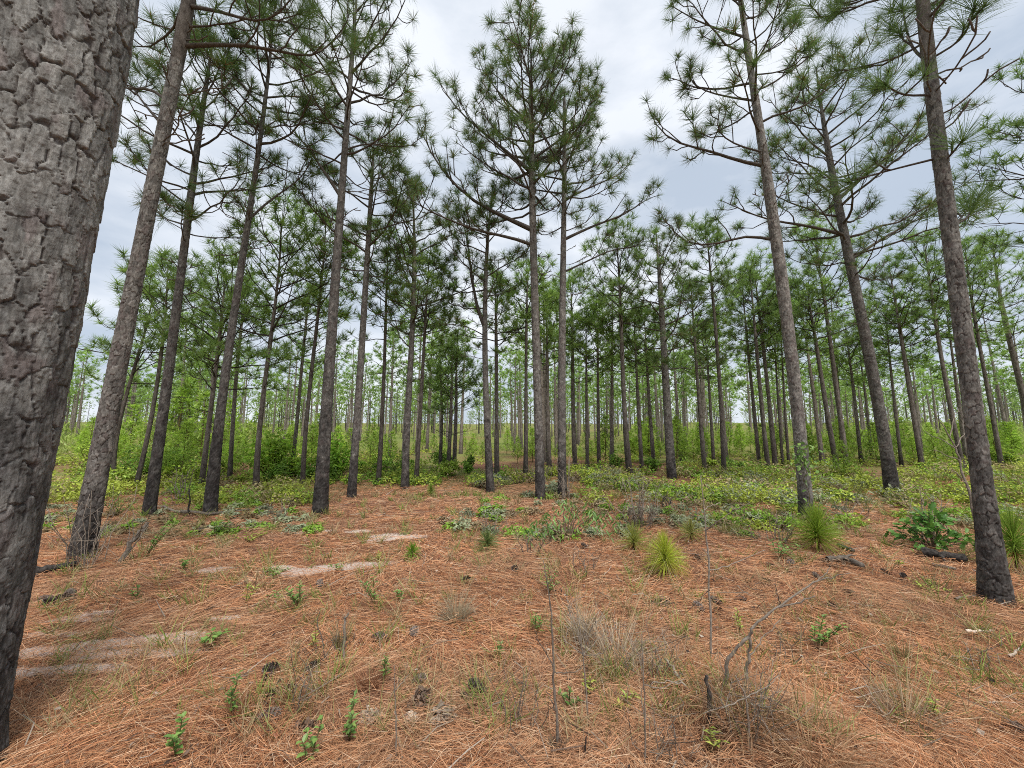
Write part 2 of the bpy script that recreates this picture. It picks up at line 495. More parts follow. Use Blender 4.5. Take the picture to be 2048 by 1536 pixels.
def bark_relief(tr, nseg, nz, z0, z1, cell, depth, seed, char_h, flare=0.06, tone=1.0, asp=1.8, lips=True):
    """verts (nz,nseg,3), tint, plate id, relief: layered flaky plates between deep fissures"""
    z = np.linspace(z0, z1, nz); a = np.arange(nseg) * 2 * math.pi / nseg + math.pi / 2
    zz, aa = np.meshgrid(z, a, indexing='ij')
    r = tr.rad(np.clip(z, 0, None)); rm = max(0.05, float(np.mean(r)))
    r = r * (1 + flare * np.exp(-np.clip(z, 0, None) / 0.16))
    s = (aa - math.pi / 2) * rm; zs = zz * (1.8 / asp)
    wx = (fbm(s / cell * 1.1, zs / cell * 1.1, seed + 1, 3, 0.5) - 0.5) * 0.8
    wy = (fbm(s / cell * 1.1 + 40, zs / cell * 1.1, seed + 2, 3, 0.5) - 0.5) * 0.8
    px = s / cell + wx; py = zs / (cell * 1.8) + wy
    f1, f2, idh, cid, ox, oy = voronoi(px, py, seed + 3)
    gap = f2 - f1
    # layers of flakes inside each plate: terraces of a noise that differs from plate to plate
    fl = fbm(s / cell * 1.1 + idh * 31, zs / cell * 0.75 + idh * 17, seed + 5, 4, 0.45)
    lv = fl * 9; st = np.floor(lv); ter = st + sstep(0.0, 0.16, lv - st)
    grain = fbm(s / cell * 8, zs / cell * 3, seed + 6, 2)
    open_ = sstep(0.36, 0.62, fbm(s / cell * 0.9 + 9, zs / cell * 0.45, seed + 7, 3))
    # each plate leans out at its lower edge, some sit higher than their neighbours
    h = 0.4 * (idh - 0.5) - 0.34 * oy + 0.15 * ox * (2 * hash2(cid, cid * 0, seed) - 1) + 0.11 * (ter - 5.5) + 0.10 * (grain - 0.5)
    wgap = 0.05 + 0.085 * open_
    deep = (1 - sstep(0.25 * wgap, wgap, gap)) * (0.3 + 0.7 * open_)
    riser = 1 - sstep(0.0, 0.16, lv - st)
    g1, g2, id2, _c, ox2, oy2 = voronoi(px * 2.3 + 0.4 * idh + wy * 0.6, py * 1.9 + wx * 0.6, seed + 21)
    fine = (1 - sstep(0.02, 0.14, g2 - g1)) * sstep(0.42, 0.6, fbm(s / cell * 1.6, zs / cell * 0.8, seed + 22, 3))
    h = h + 0.2 * (id2 - 0.5) - 0.2 * oy2 - 0.12 * fine
    h = h * (1 - 0.5 * deep) - 1.25 * deep
    h = h * depth
    lump = (fbm(np.sin(aa) * 1.5 + 3, zz * 0.9 + np.cos(aa), seed + 8, 2) - 0.5) * 0.06
    ax = tr.axis(np.clip(z, 0, None)); ax[z < 0, 2] = z[z < 0]
    rr = r[:, None] * (1 + lump) + h
    v = np.stack([ax[:, 0][:, None] + rr * np.cos(aa), ax[:, 1][:, None] + rr * np.sin(aa), np.broadcast_to(zz, aa.shape)], -1)
    # colours: grey weathered faces, redder fresh flakes, brown inner bark doubling as painted crack shade where the plates part, old scorch low down
    per = fbm(s / cell * 0.9, zs / cell * 0.7, seed + 11, 3)
    fresh = sstep(0.56, 0.74, fbm(s / cell * 0.8 + idh * 9, zs / cell * 0.6, seed + 12, 3))[..., None]
    c = OUTER * (0.78 + 0.5 * idh[..., None] + 0.7 * (per[..., None] - 0.5) + 0.075 * (ter[..., None] - 5.5) + 0.5 * (grain[..., None] - 0.5))
    c = c * (1 + 0.55 * sstep(0.12, 0.4, -oy) * sstep(0.3, 0.05, np.abs(gap - 0.2)))[..., None] if lips else c      # pale broken lips along the lower edge of the scales
    c = c * (1 - 0.7 * fresh) + RED * 0.7 * fresh
    cut = np.clip(0.8 * deep + 0.45 * fine + 0.36 * riser * sstep(0.4, 0.6, per), 0, 1)[..., None]       # inner cork colour, painted dark along cracks and flake edges as relief shade
    c = c * (1 - 0.85 * cut) + INNER_SHADE * 0.85 * cut
    ch = sstep(0.1, 1.15, 1.1 - zz / max(char_h, 1e-3) * 0.6 + (fbm(s / cell * 0.7, zz / cell * 0.35, seed + 14, 4) - 0.5) * 1.3)[..., None] if char_h > 0 else 0
    c = (c * (1 - 0.8 * ch) + CHAR * (0.6 + 2.4 * sstep(0.5, 0.75, grain[..., None])) * 0.8 * ch) * tone
    return v, np.clip(c, 0.005, 1), cid, deep

def grid_quads(nz, nseg):
    i = np.arange(nz - 1)[:, None]; j = np.arange(nseg)[None, :]; j2 = (j + 1) % nseg
    return np.stack([i * nseg + j, i * nseg + j2, (i + 1) * nseg + j2, (i + 1) * nseg + j], -1).reshape(-1, 4)

def plain_trunk_geo(g, tr, z0, z1, n, sides, tone, char_h, rng):
    z = np.linspace(z0, z1, n)
    ax = tr.axis(np.clip(z, 0, None)); ax[z < 0, 2] = z[z < 0]
    r = tr.rad(np.clip(z, 0, None)) * (1 + 0.28 * np.exp(-np.clip(z, 0, None) / 0.15)) * (1 + (rng.random(n) - 0.5) * 0.10)
    v, t, q = tube(ax, r, sides)
    k = np.concatenate([np.repeat(z, sides), [z1]])
    ch = sstep(0.1, 1.1, 1.1 - k / max(char_h, 0.01) * 0.6 + (rng.random(len(k)) - 0.5) * 0.5)
    col = np.ones((len(v), 3)) * tone
    col = col * (1 - 0.62 * ch[:, None]) * (0.85 + 0.3 * rng.random())
    g.add(v, t, q, col)

# ------------------------------------------------------------------ pine tufts and limbs
def tuft_geo(rng, n, ln, width, segs, spread=(18, 100), stalk=0.16, tone=1.0, droop=0.1, brown=0.0):
    """one burst of long needles round a twig tip that points along +Z"""
    g = Geo()
    th = np.radians(rng.uniform(spread[0], spread[1], n)) ; th = np.where(rng.random(n) < 0.75, np.radians(rng.uniform(25, 78, n)), th)
    ph = rng.uniform(0, 2 * math.pi, n)
    d = np.stack([np.sin(th) * np.cos(ph), np.sin(th) * np.sin(ph), np.cos(th)], -1)
    base = np.zeros((n, 3)); base[:, 2] = -stalk * (th / math.radians(100)) * rng.uniform(0.4, 1, n)
    length = ln * rng.uniform(0.72, 1.1, n) * (1 - 0.15 * (th / 1.7))
    bend = np.zeros((n, 3)); bend += d * [1, 1, 0] * (length * rng.uniform(-0.05, 0.14, n))[:, None]; bend[:, 2] -= length * rng.uniform(0.2, 1.8, n) * droop; bend[:, :2] += rng.normal(size=2) * 0.08 * length[:, None] * (droop > 0.1)
    w = width * rng.uniform(0.75, 1.25, n)
    v, t, q, m = ribbons(base, d, length, w, bend, rng, segs)
    k = rng.random(n)
    c = np.stack([0.082 + 0.09 * k, 0.15 + 0.115 * k, 0.046 + 0.025 * k], -1) * tone
    c[rng.random(n) < brown] = (0.24, 0.15, 0.065)
    c = np.repeat(c, m, 0)
    g.add(v, t, q, c)
    return g

def place(vt, pos, d, scale, roll):
    """verts of a +Z tuft moved to pos, pointing along d"""
    z = d / np.linalg.norm(d)
    x = np.cross([0, 0, 1.0] if abs(z[2]) < 0.95 else [1.0, 0, 0], z); x /= np.linalg.norm(x); y = np.cross(z, x)
    c, s = math.cos(roll), math.sin(roll)
    m = np.stack([x * c + y * s, -x * s + y * c, z], 0) * scale
    return vt @ m + pos

def curve_limb(rng, p0, az, el, ln, n=7, rise=0.5, wob=0.12):
    pts = [np.array(p0, float)]
    st = ln / (n - 1)
    for k in range(n - 1):
        t = k / (n - 1)
        e = el + rise * (t ** 1.3) + rng.normal() * wob
        az += rng.normal() * wob
        pts.append(pts[-1] + st * np.array([math.cos(e) * math.cos(az), math.cos(e) * math.sin(az), math.sin(e)]))
    return np.array(pts)

def grow(rng, main, r0, tip_r, gap, sub=(0.24, 0.5), first=0.3, fork=0.45, live=True):
    """tubes [(pts, radii)] and tufts [(pos, dir)] of one limb given its main line"""
    seg = np.linalg.norm(np.diff(main, axis=0), axis=1); s = np.concatenate([[0], np.cumsum(seg)]); ln = s[-1]
    tan = unit(np.gradient(main, axis=0))
    tubes = [(main, r0 * (1 - (1 - tip_r / r0) * (s / ln) ** 0.8))]
    tips = [(main[-1], tan[-1])]
    x = first * ln + rng.random() * gap
    side = rng.choice([-1, 1])
    while x < ln * 0.96:
        p = np.array([np.interp(x, s, main[:, k]) for k in range(3)]); d = unit(np.array([np.interp(x, s, tan[:, k]) for k in range(3)]))
        lat = unit(np.cross(d, [0, 0, 1.0])) * side
        side = -side
        ang = math.radians(rng.uniform(30, 65))
        dd = unit(d * math.cos(ang) + lat * math.sin(ang) + np.array([0, 0, rng.uniform(-0.25, 0.5)]))
        l2 = rng.uniform(*sub) * min(ln, 2.2) * (1.1 - 0.6 * x / ln)
        l2 = max(0.12, l2)
        az = math.atan2(dd[1], dd[0]); el = math.asin(np.clip(dd[2], -1, 1))
        pp = curve_limb(rng, p, az, el, l2, 5, 0.75, 0.2)
        rr = max(tip_r * 1.25, r0 * 0.42 * (1 - 0.5 * x / ln))
        tubes.append((pp, np.linspace(rr, tip_r, 5)))
        tips.append((pp[-1], pp[-1] - pp[-2]))
        if rng.random() < fork and l2 > 0.2:
            q = pp[2] if rng.random() < 0.5 else pp[3]
            az2 = az + rng.choice([-1, 1]) * rng.uniform(0.5, 1.1)
            p3 = curve_limb(rng, q, az2, el + 0.35, l2 * 0.55, 4, 0.6, 0.15)
            tubes.append((p3, np.linspace(rr * 0.7, tip_r, 4)))
            tips.append((p3[-1], p3[-1] - p3[-2]))
        x += gap * rng.uniform(0.7, 1.35)
    tips = [(p, unit(np.asarray(d) / max(1e-6, np.linalg.norm(d)) + np.array([0, 0, 0.35]))) for p, d in tips]
    return tubes, tips

_r = np.random.default_rng(3)
TUFT_NEAR = [tuft_geo(_r, 90, 0.37, 0.0042, 3).mesh('needle_tuft', M_NEEDLE) for _ in range(4)]
TUFT_MAIN = [tuft_geo(_r, n_, l_, 0.007, 2, sp_, droop=dr_, brown=0.07).mesh('needle_tuft', M_NEEDLE) for (n_, l_, sp_, dr_) in ((66, 0.34, (18, 100), 0.1), (84, 0.36, (10, 80), 0.22), (48, 0.3, (25, 115), 0.3), (72, 0.33, (15, 95), 0.4), (34, 0.28, (5, 60), 0.12), (60, 0.38, (20, 120), 0.35), (90, 0.27, (20, 100), 0.15))]
TUFT_MID = [tuft_geo(_r, 30, 0.33, 0.016, 1) for _ in range(4)]
TUFT_FAR = [tuft_geo(_r, 15, 0.36, 0.042, 1) for _ in range(4)]

def add_tufts(g, tips, kinds, rng, size=1.0, tone=1.0):
    for p, d in tips:
        k = kinds[rng.integers(len(kinds))]
        v = place(k.v[0].astype(float), p, np.asarray(d), size * rng.uniform(0.8, 1.15), rng.uniform(0, 6.28))
        g.add(v, k.t[0] if k.t else None, k.q[0] if k.q else None, k.c[0] * (tone * rng.uniform(0.72, 1.28)) * np.array([1.1, 1.05, 0.9], np.float32))

PROFILE_T = [0.0, 0.12, 0.3, 0.6, 0.85, 1.0]
PROFILE_L = [0.6, 0.95, 1.0, 0.86, 0.66, 0.34]

# ------------------------------------------------------------------ the pines one can tell apart
def near_pine(label, pts, top, cb, lmax, nl, seed, nseg=40, res=0.022, cell=0.05, depth=0.008, char_h=1.6, limbs=(), dead=5, tufts=TUFT_MAIN, gap=0.205, tone=1.0,
              tuft_size=1.0, plates=False, mat=M_BARK, y=None, flare=0.06, visible_to=None, asp=1.9):
    rng = np.random.default_rng(seed)
    tr = Trunk(pts, top, y)
    root = thing('pine_tree', label, 'pine tree', tuple(tr.base), 'tall pines near the camera')
    H = tr.H
    zv = H if visible_to is None else min(H, visible_to)
    nz = int((zv + 0.12) / res)
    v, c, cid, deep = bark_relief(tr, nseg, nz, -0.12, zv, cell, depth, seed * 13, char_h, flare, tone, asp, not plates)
    # thin bark, smoother and more orange grey, up inside the crown
    zz = np.linspace(-0.12, zv, nz)
    fl = np.clip(tr.rad(np.clip(zz, 0, None)) / tr.rad(0), 0.05, 1)
    ax = tr.axis(np.clip(zz, 0, None)); ax[:, 2] = zz
    rad0 = (tr.rad(np.clip(zz, 0, None)) * (1 + flare * np.exp(-np.clip(zz, 0, None) / 0.16)))[:, None, None]
    dv = v - ax[:, None, :]
    hor = np.linalg.norm(dv[..., :2], axis=-1, keepdims=True)
    newr = rad0 + (hor - rad0) * np.clip(fl * 1.25, 0.1, 1)[:, None, None]
    v[..., :2] = ax[:, None, :2] + dv[..., :2] * (np.maximum(newr, 0.004) / np.maximum(hor, 1e-6))
    q = grid_quads(nz, nseg)
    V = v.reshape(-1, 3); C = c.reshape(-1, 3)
    if plates:
        # every plate of bark is a piece of its own; the fissures between them stay with the trunk
        qid = cid.ravel()[q]; same = (qid == qid[:, :1]).all(1) & (deep.ravel()[q].max(1) < 0.55)
        ids, cnt = np.unique(qid[same][:, 0], return_counts=True)
        big = ids[np.argsort(-cnt)][:240]
        is_plate = same & np.isin(qid[:, 0], big)
        rest = q[~is_plate]
        u_, inv = np.unique(rest, return_inverse=True)
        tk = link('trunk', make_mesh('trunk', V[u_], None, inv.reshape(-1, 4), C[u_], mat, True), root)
        for k in big:
            f = q[is_plate & (qid[:, 0] == k)]
            if len(f) < 6: continue
            u_, inv = np.unique(f, return_inverse=True)
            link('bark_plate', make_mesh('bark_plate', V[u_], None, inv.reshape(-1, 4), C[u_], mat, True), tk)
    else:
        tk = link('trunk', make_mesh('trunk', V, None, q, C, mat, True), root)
    if zv < H:
        g = Geo(); plain_trunk_geo(g, tr, zv - 0.01, H, 14, 10, 1.1, 0, rng)
        link('upper_trunk', g.mesh('upper_trunk', M_BARK_FAR, True), root)
    zc = onplane(top[0], cb, tr.y)[0][2] - tr.base[2]
    # limbs laid along lines seen in the photograph
    todo = []
    for (line, dy) in limbs:
        P = np.array([onplane(u_, v_, tr.y + dy * k / (len(line) - 1))[0] - tr.base for k, (u_, v_) in enumerate(line)])
        P[0] = tr.axis(P[0, 2])
        tt = np.linspace(0, 1, len(P)); ti = np.linspace(0, 1, 9)
        P = np.stack([np.interp(ti, tt, P[:, k]) for k in range(3)], -1)
        P[1:-1] = (P[:-2] + 2 * P[1:-1] + P[2:]) / 4
        todo.append((P, True))
    az = rng.uniform(0, 6.28)
    nl = int(nl * 1.35)
    for k in range(nl):
        t = (k + rng.uniform(0.1, 0.9)) / nl
        z = zc + (H - zc) * (t ** 0.92) * 0.91
        az += 2.4 + rng.normal() * 0.35
        ln = lmax * np.interp(t, PROFILE_T, PROFILE_L) * rng.uniform(0.72, 1.2)
        el = np.interp(t, [0, 0.3, 0.7, 1], [0.1, 0.36, 0.6, 0.95]) + rng.normal() * 0.15
        p0 = tr.axis(z)
        todo.append((curve_limb(rng, p0, az, el, ln, 8, np.interp(t, [0, 1], [0.6, 0.3])), True))
    for k in range(dead):
        z = zc * rng.uniform(0.72, 1.0) if dead else 0
        a2 = rng.uniform(0, 6.28)
        todo.append((curve_limb(rng, tr.axis(z), a2, rng.uniform(-0.1, 0.5), rng.uniform(0.25, 0.9), 6, 0.35, 0.22), False))
    # the leader ends in a burst of its own
    lead = tr.axis(np.linspace(H * 0.955, H, 5)); todo.append((lead, True))
    for main, live in todo:
        ln = np.linalg.norm(np.diff(main, axis=0), axis=1).sum()
        r0 = min(max(0.013, 0.0145 * ln), float(tr.rad(main[0, 2])) * 0.75 + 0.004)
        if not live: r0 *= 0.7
        tubes, tips = grow(rng, main, r0, 0.0075, gap if live else 0.22, first=0.28 if live else 0.3, fork=0.5 if live else 0.3)
        g = Geo()
        for (p, r) in tubes:
            vv, tt_, qq = tube(p, r, 5); g.add(vv, tt_, qq, np.array([1.0, 1.0, 1.0]) * (1.0 if live else 1.35))
        br = link('branch' if live else 'dead_branch', g.mesh('branch', M_LIMB, True), root)
        if live:
            for (p, d) in tips:
                o = link('needle_tuft', tufts[rng.integers(len(tufts))], br)
                zq = Vector(d).to_track_quat('Z', 'Y') @ Quaternion((0, 0, 1), rng.uniform(0, 6.28))
                o.matrix_local = Matrix.LocRotScale(Vector(p), zq, Vector((1, 1, 1)) * tuft_size * rng.uniform(0.62, 1.18))
    return root, tr

# A: the huge trunk that fills the frame's edge
near_pine('huge thick pine trunk with flaking grey bark plates, cut off by the picture edge',
          [(-172, 1579, 392), (-150, 1500, 372), (-20, 860, 330), (62, 430, 298), (146, 0, 272)], (640, -2600), -1900, 2.2, 12, 11,
          nseg=208, res=0.0046, cell=0.062, depth=0.0125, tone=np.array([1.3, 1.36, 1.4]), asp=3.3, char_h=1.75, dead=0, plates=True, mat=M_BARK_BIG, flare=0.1, gap=0.5, tufts=TUFT_NEAR, visible_to=4.3)
# B
near_pine('leaning pine behind the huge trunk with dead twigs tangled round its foot',
          [(163, 1112, 60), (190, 960, 50), (214, 800, 45), (279, 500, 35), (333, 262, 31), (371, 0, 29)], (470, -560), 60, 2.3, 16, 12,
          nseg=84, res=0.0105, cell=0.052, depth=0.009, asp=1.9, char_h=0.9, dead=9, tufts=TUFT_NEAR, visible_to=6.8,
          limbs=(([(367, 92), (492, 87), (601, 113), (640, 108), (690, 60)], 0.5), ([(384, 12), (440, 22), (512, 46), (560, 30), (600, -30)], -0.4), ([(345, 205), (300, 175), (250, 180), (215, 150)], 0.5),
                 ([(330, 255), (290, 210), (262, 170)], 0.6)))
# J
near_pine('rough barked pine at the edge of the clearing beside the dark green bush',
          [(1992, 1203, 80), (1985, 1120, 64), (1971, 969, 49), (1947, 800, 43), (1924, 600, 40), (1900, 469, 38), (1875, 312, 35), (1865, 156, 31), (1851, 0, 28)], (1820, -420), 90, 1.35, 13, 13, tone=0.88,
          nseg=84, res=0.009, cell=0.055, depth=0.009, asp=1.6, char_h=0.8, dead=6, tufts=TUFT_NEAR, visible_to=5.6,
          limbs=(([(1862, 315), (1800, 335), (1745, 350), (1690, 365)], 0.35), ([(1890, 330), (1910, 300), (1928, 275)], -0.25), ([(1880, 470), (1915, 445), (1938, 415)], 0.3), ([(1872, 120), (1918, 85), (1940, 50), (1950, 10)], -0.4),
                 ([(1848, 125), (1825, 100), (1812, 60), (1805, 15)], 0.3), ([(1855, 190), (1810, 192), (1785, 180), (1768, 165)], -0.2)))
# K
near_pine('slender pale pine with green vine leaves climbing the foot of its trunk',
          [(1614, 1040, 34), (1606, 935, 29), (1594, 800, 27), (1568, 600, 26), (1539, 390, 23), (1523, 273, 18), (1498, 117, 14), (1482, 0, 10)], (1466, -110), 300, 1.75, 15, 14,
          nseg=56, res=0.017, char_h=0.5, dead=4, tone=1.22,
          limbs=(([(1523, 332), (1470, 322), (1420, 300), (1365, 292), (1318, 265), (1300, 225)], 0.5), ([(1520, 305), (1470, 290), (1432, 262), (1440, 215)], -0.7), ([(1545, 480), (1490, 470), (1440, 488), (1370, 490), (1330, 440)], 0.5),
                 ([(1505, 202), (1460, 195), (1400, 180), (1375, 150)], 0.4), ([(1515, 150), (1560, 145), (1600, 125), (1622, 85)], -0.5), ([(1490, 75), (1440, 60), (1390, 40), (1340, 10)], 0.3)))
# I
near_pine('tall pine with a full rounded crown standing mid clearing',
          [(1081, 998, 21), (1077, 900, 17), (1075, 800, 16.5), (1067, 500, 14.5), (1063, 342, 12), (1061, 205, 9)], (1062, 112), 440, 2.5, 30, 15,
          nseg=40, res=0.021, cell=0.055, char_h=1.0, dead=6, tone=1.0,
          limbs=(([(1060, 460), (1000, 430), (940, 400), (890, 350), (850, 290), (838, 240)], 0.6), ([(1060, 345), (1010, 300), (960, 260), (910, 215), (880, 165)], 0.5), ([(1065, 490), (1010, 470), (960, 465), (900, 440), (850, 420), (800, 385)], -0.8),
                 ([(1063, 320), (1120, 280), (1170, 240), (1200, 205)], 0.4), ([(1058, 250), (1010, 200), (970, 150), (950, 105)], -0.3), ([(1064, 210), (1090, 160), (1130, 110), (1145, 85)], 0.4)))
# I2
near_pine('pine with a slim trunk, twin of the round crowned pine and just beside it',
          [(1125, 993, 19), (1124, 900, 17), (1123, 800, 16), (1127, 500, 11.5), (1129, 342, 9), (1127, 205, 6)], (1130, 185), 470, 1.9, 18, 16,
          nseg=40, res=0.021, cell=0.055, char_h=1.1, dead=5, tone=1.05,
          limbs=(([(1130, 400), (1190, 370), (1240, 350), (1262, 320)], 0.4), ([(1128, 480), (1190, 450), (1250, 430), (1290, 400), (1318, 390)], 0.5), ([(1128, 545), (1180, 520), (1220, 500), (1290, 490)], -0.6)))
# E
near_pine('straight dark pine with a clear bole and scorched foot, on the open straw',
          [(640, 1023, 33), (645, 920, 27), (654, 800, 24), (674, 525, 18), (685, 342, 14), (699, 171, 10.5), (708, 68, 8)], (714, -25), 350, 2.0, 21, 17, tone=0.78,
          nseg=48, res=0.018, char_h=1.7, dead=8,
          limbs=(([(683, 395), (640, 330), (600, 275), (560, 235)], 0.5), ([(690, 300), (735, 285), (790, 295), (830, 290)], 0.5), ([(690, 250), (640, 220), (605, 180), (600, 130)], -0.6), ([(700, 180), (750, 215), (790, 200), (815, 180)], -0.3)))
# D
near_pine('tilting pine with a long bare bole, a fallen stick lying at its foot',
          [(420, 1026, 31), (430, 920, 25), (443, 800, 20), (486, 515, 14.5), (511, 342, 11), (533, 171, 8)], (548, 22), 330, 1.8, 20, 18, tone=0.8,
          nseg=36, res=0.024, char_h=1.8, dead=12, limbs=(([(497, 440), (540, 400), (600, 360), (625, 320)], 0.5), ([(520, 260), (560, 235), (590, 245), (625, 250)], 0.4)))
# C
near_pine('tilting pine with dark lower bole behind the slanting dead stump',
          [(297, 1031, 31), (312, 920, 26), (330, 800, 23), (365, 515, 18), (389, 342, 15), (411, 171, 9.5)], (428, 72), 500, 1.75, 21, 19, tone=0.8,
          nseg=36, res=0.024, char_h=1.8, dead=6)
# L
near_pine('stout pine with a dense bushy crown and scaly reddish bole',
          [(1786, 994, 36), (1770, 900, 29), (1752, 800, 26), (1726, 656, 24), (1697, 500, 21), (1680, 430, 18), (1652, 300, 13)], (1632, 135), 560, 2.25, 27, 20, tone=0.8,
          nseg=48, res=0.019, char_h=0.9, dead=6, gap=0.2, limbs=(([(1700, 520), (1760, 480), (1830, 440), (1870, 430)], 0.6), ([(1675, 400), (1730, 350), (1800, 300), (1815, 250)], 0.5), ([(1690, 470), (1610, 450), (1530, 440), (1440, 400)], -0.4)))
# F
near_pine('thinner pine next to the straight dark pine, crown half hidden by its neighbour',
          [(703, 991, 20), (709, 900, 16), (717, 800, 15), (734, 515, 11), (743, 376, 8)], (748, 285), 560, 1.9, 18, 21, nseg=36, res=0.024, char_h=1.2, dead=6)
# G
_g, _gtr = near_pine('slim pine with a broad thin crown, some needles browned near its top',
          [(810, 976, 18), (813, 900, 14), (817, 800, 12.5), (829, 525, 8.5)], (824, 372), 700, 2.1, 20, 22, nseg=34, res=0.026, char_h=1.2, dead=5)
# H
_h, _htr = near_pine('dark pine whose trunk forks in two halfway up',
          [(981, 985, 17), (976, 880, 13), (973, 800, 12), (969, 656, 10.5), (975, 500, 7)], (986, 372), 640, 1.7, 16, 23, nseg=34, res=0.026, char_h=1.6, dead=6,
          limbs=(([(969, 656), (955, 620), (945, 570), (938, 500), (925, 430), (915, 385)], 0.3), ([(968, 672), (940, 655), (905, 648), (880, 650)], -0.4)))
# M19
near_pine('sturdy pine in the middle distance with crowded drooping boughs, seen through the dry bush',
          [(1344, 958, 20), (1334, 800, 16), (1327, 695, 13), (1321, 578, 10)], (1312, 462), 760, 2.2, 20, 24, nseg=30, res=0.03, char_h=0.8, dead=5)

# ------------------------------------------------------------------ pines of the middle distance: trunk and crown
def mid_pine_geo(rng, tr, zc, lmax, nl, tone, char_h, tufts, gap, tsize=1.0, sides=8, lod=1, leaf_tone=2.1):
    g = Geo()
    H = tr.H
    plain_trunk_geo(g, tr, -0.1, H, 16, sides, tone, char_h, rng)
    gc = Geo()
    az = rng.uniform(0, 6.28)
    for k in range(nl):
        t = (k + rng.uniform(0.1, 0.9)) / nl
        z = zc + (H - zc) * (t ** 0.92) * 0.91
        az += 2.4 + rng.normal() * 0.35
        ln = lmax * np.interp(t, PROFILE_T, PROFILE_L) * rng.uniform(0.65, 1.25)
        el = np.interp(t, [0, 0.3, 0.7, 1], [0.08, 0.35, 0.7, 1.1]) + rng.normal() * 0.15
        main = curve_limb(rng, tr.axis(z), az, el, ln, 6, 0.55)
        tubes, tips = grow(rng, main, max(0.012, 0.013 * ln), 0.006, gap, first=0.25, fork=0.4 if lod else 0.2)
        for (p, r) in (tubes if lod else tubes[:1]):
            vv, tt_, qq = tube(p, r, 3 if lod else 3); g.add(vv, tt_, qq, np.array([0.62, 0.6, 0.58]))
        add_tufts(gc, tips, tufts, rng, tsize, leaf_tone)
    for k in range(5):
        main = curve_limb(rng, tr.axis(zc * rng.uniform(0.6, 1)), rng.uniform(0, 6.28), rng.uniform(-0.1, 0.4), rng.uniform(0.3, 1.0), 5, 0.3, 0.2)
        vv, tt_, qq = tube(main, np.linspace(0.012, 0.005, 5), 3); g.add(vv, tt_, qq, np.array([0.8, 0.77, 0.74]))
    add_tufts(gc, [(tr.axis(H), np.array([0, 0, 1.0]))] * 2, tufts, rng, tsize, leaf_tone)
    return g, gc

def mid_pine(label, pts, top, cb, seed, lmax=1.7, nl=17, tone=1.0, char_h=0.9, gap=0.36, trunk_tone=1.4, group='pines of the middle distance'):
    rng = np.random.default_rng(seed)
    tr = Trunk(pts, top)
    zc = onplane(top[0], cb + 25, tr.y)[0][2] - tr.base[2]
    root = thing('pine_tree', label, 'pine tree', tuple(tr.base), group)
    g, gc = mid_pine_geo(rng, tr, zc, lmax, nl, trunk_tone, char_h, TUFT_MID, gap, leaf_tone=tone)
    link('trunk', g.mesh('trunk', M_BARK_FAR, True), root)
    link('crown', gc.mesh('crown', M_NEEDLE), root)
    return root

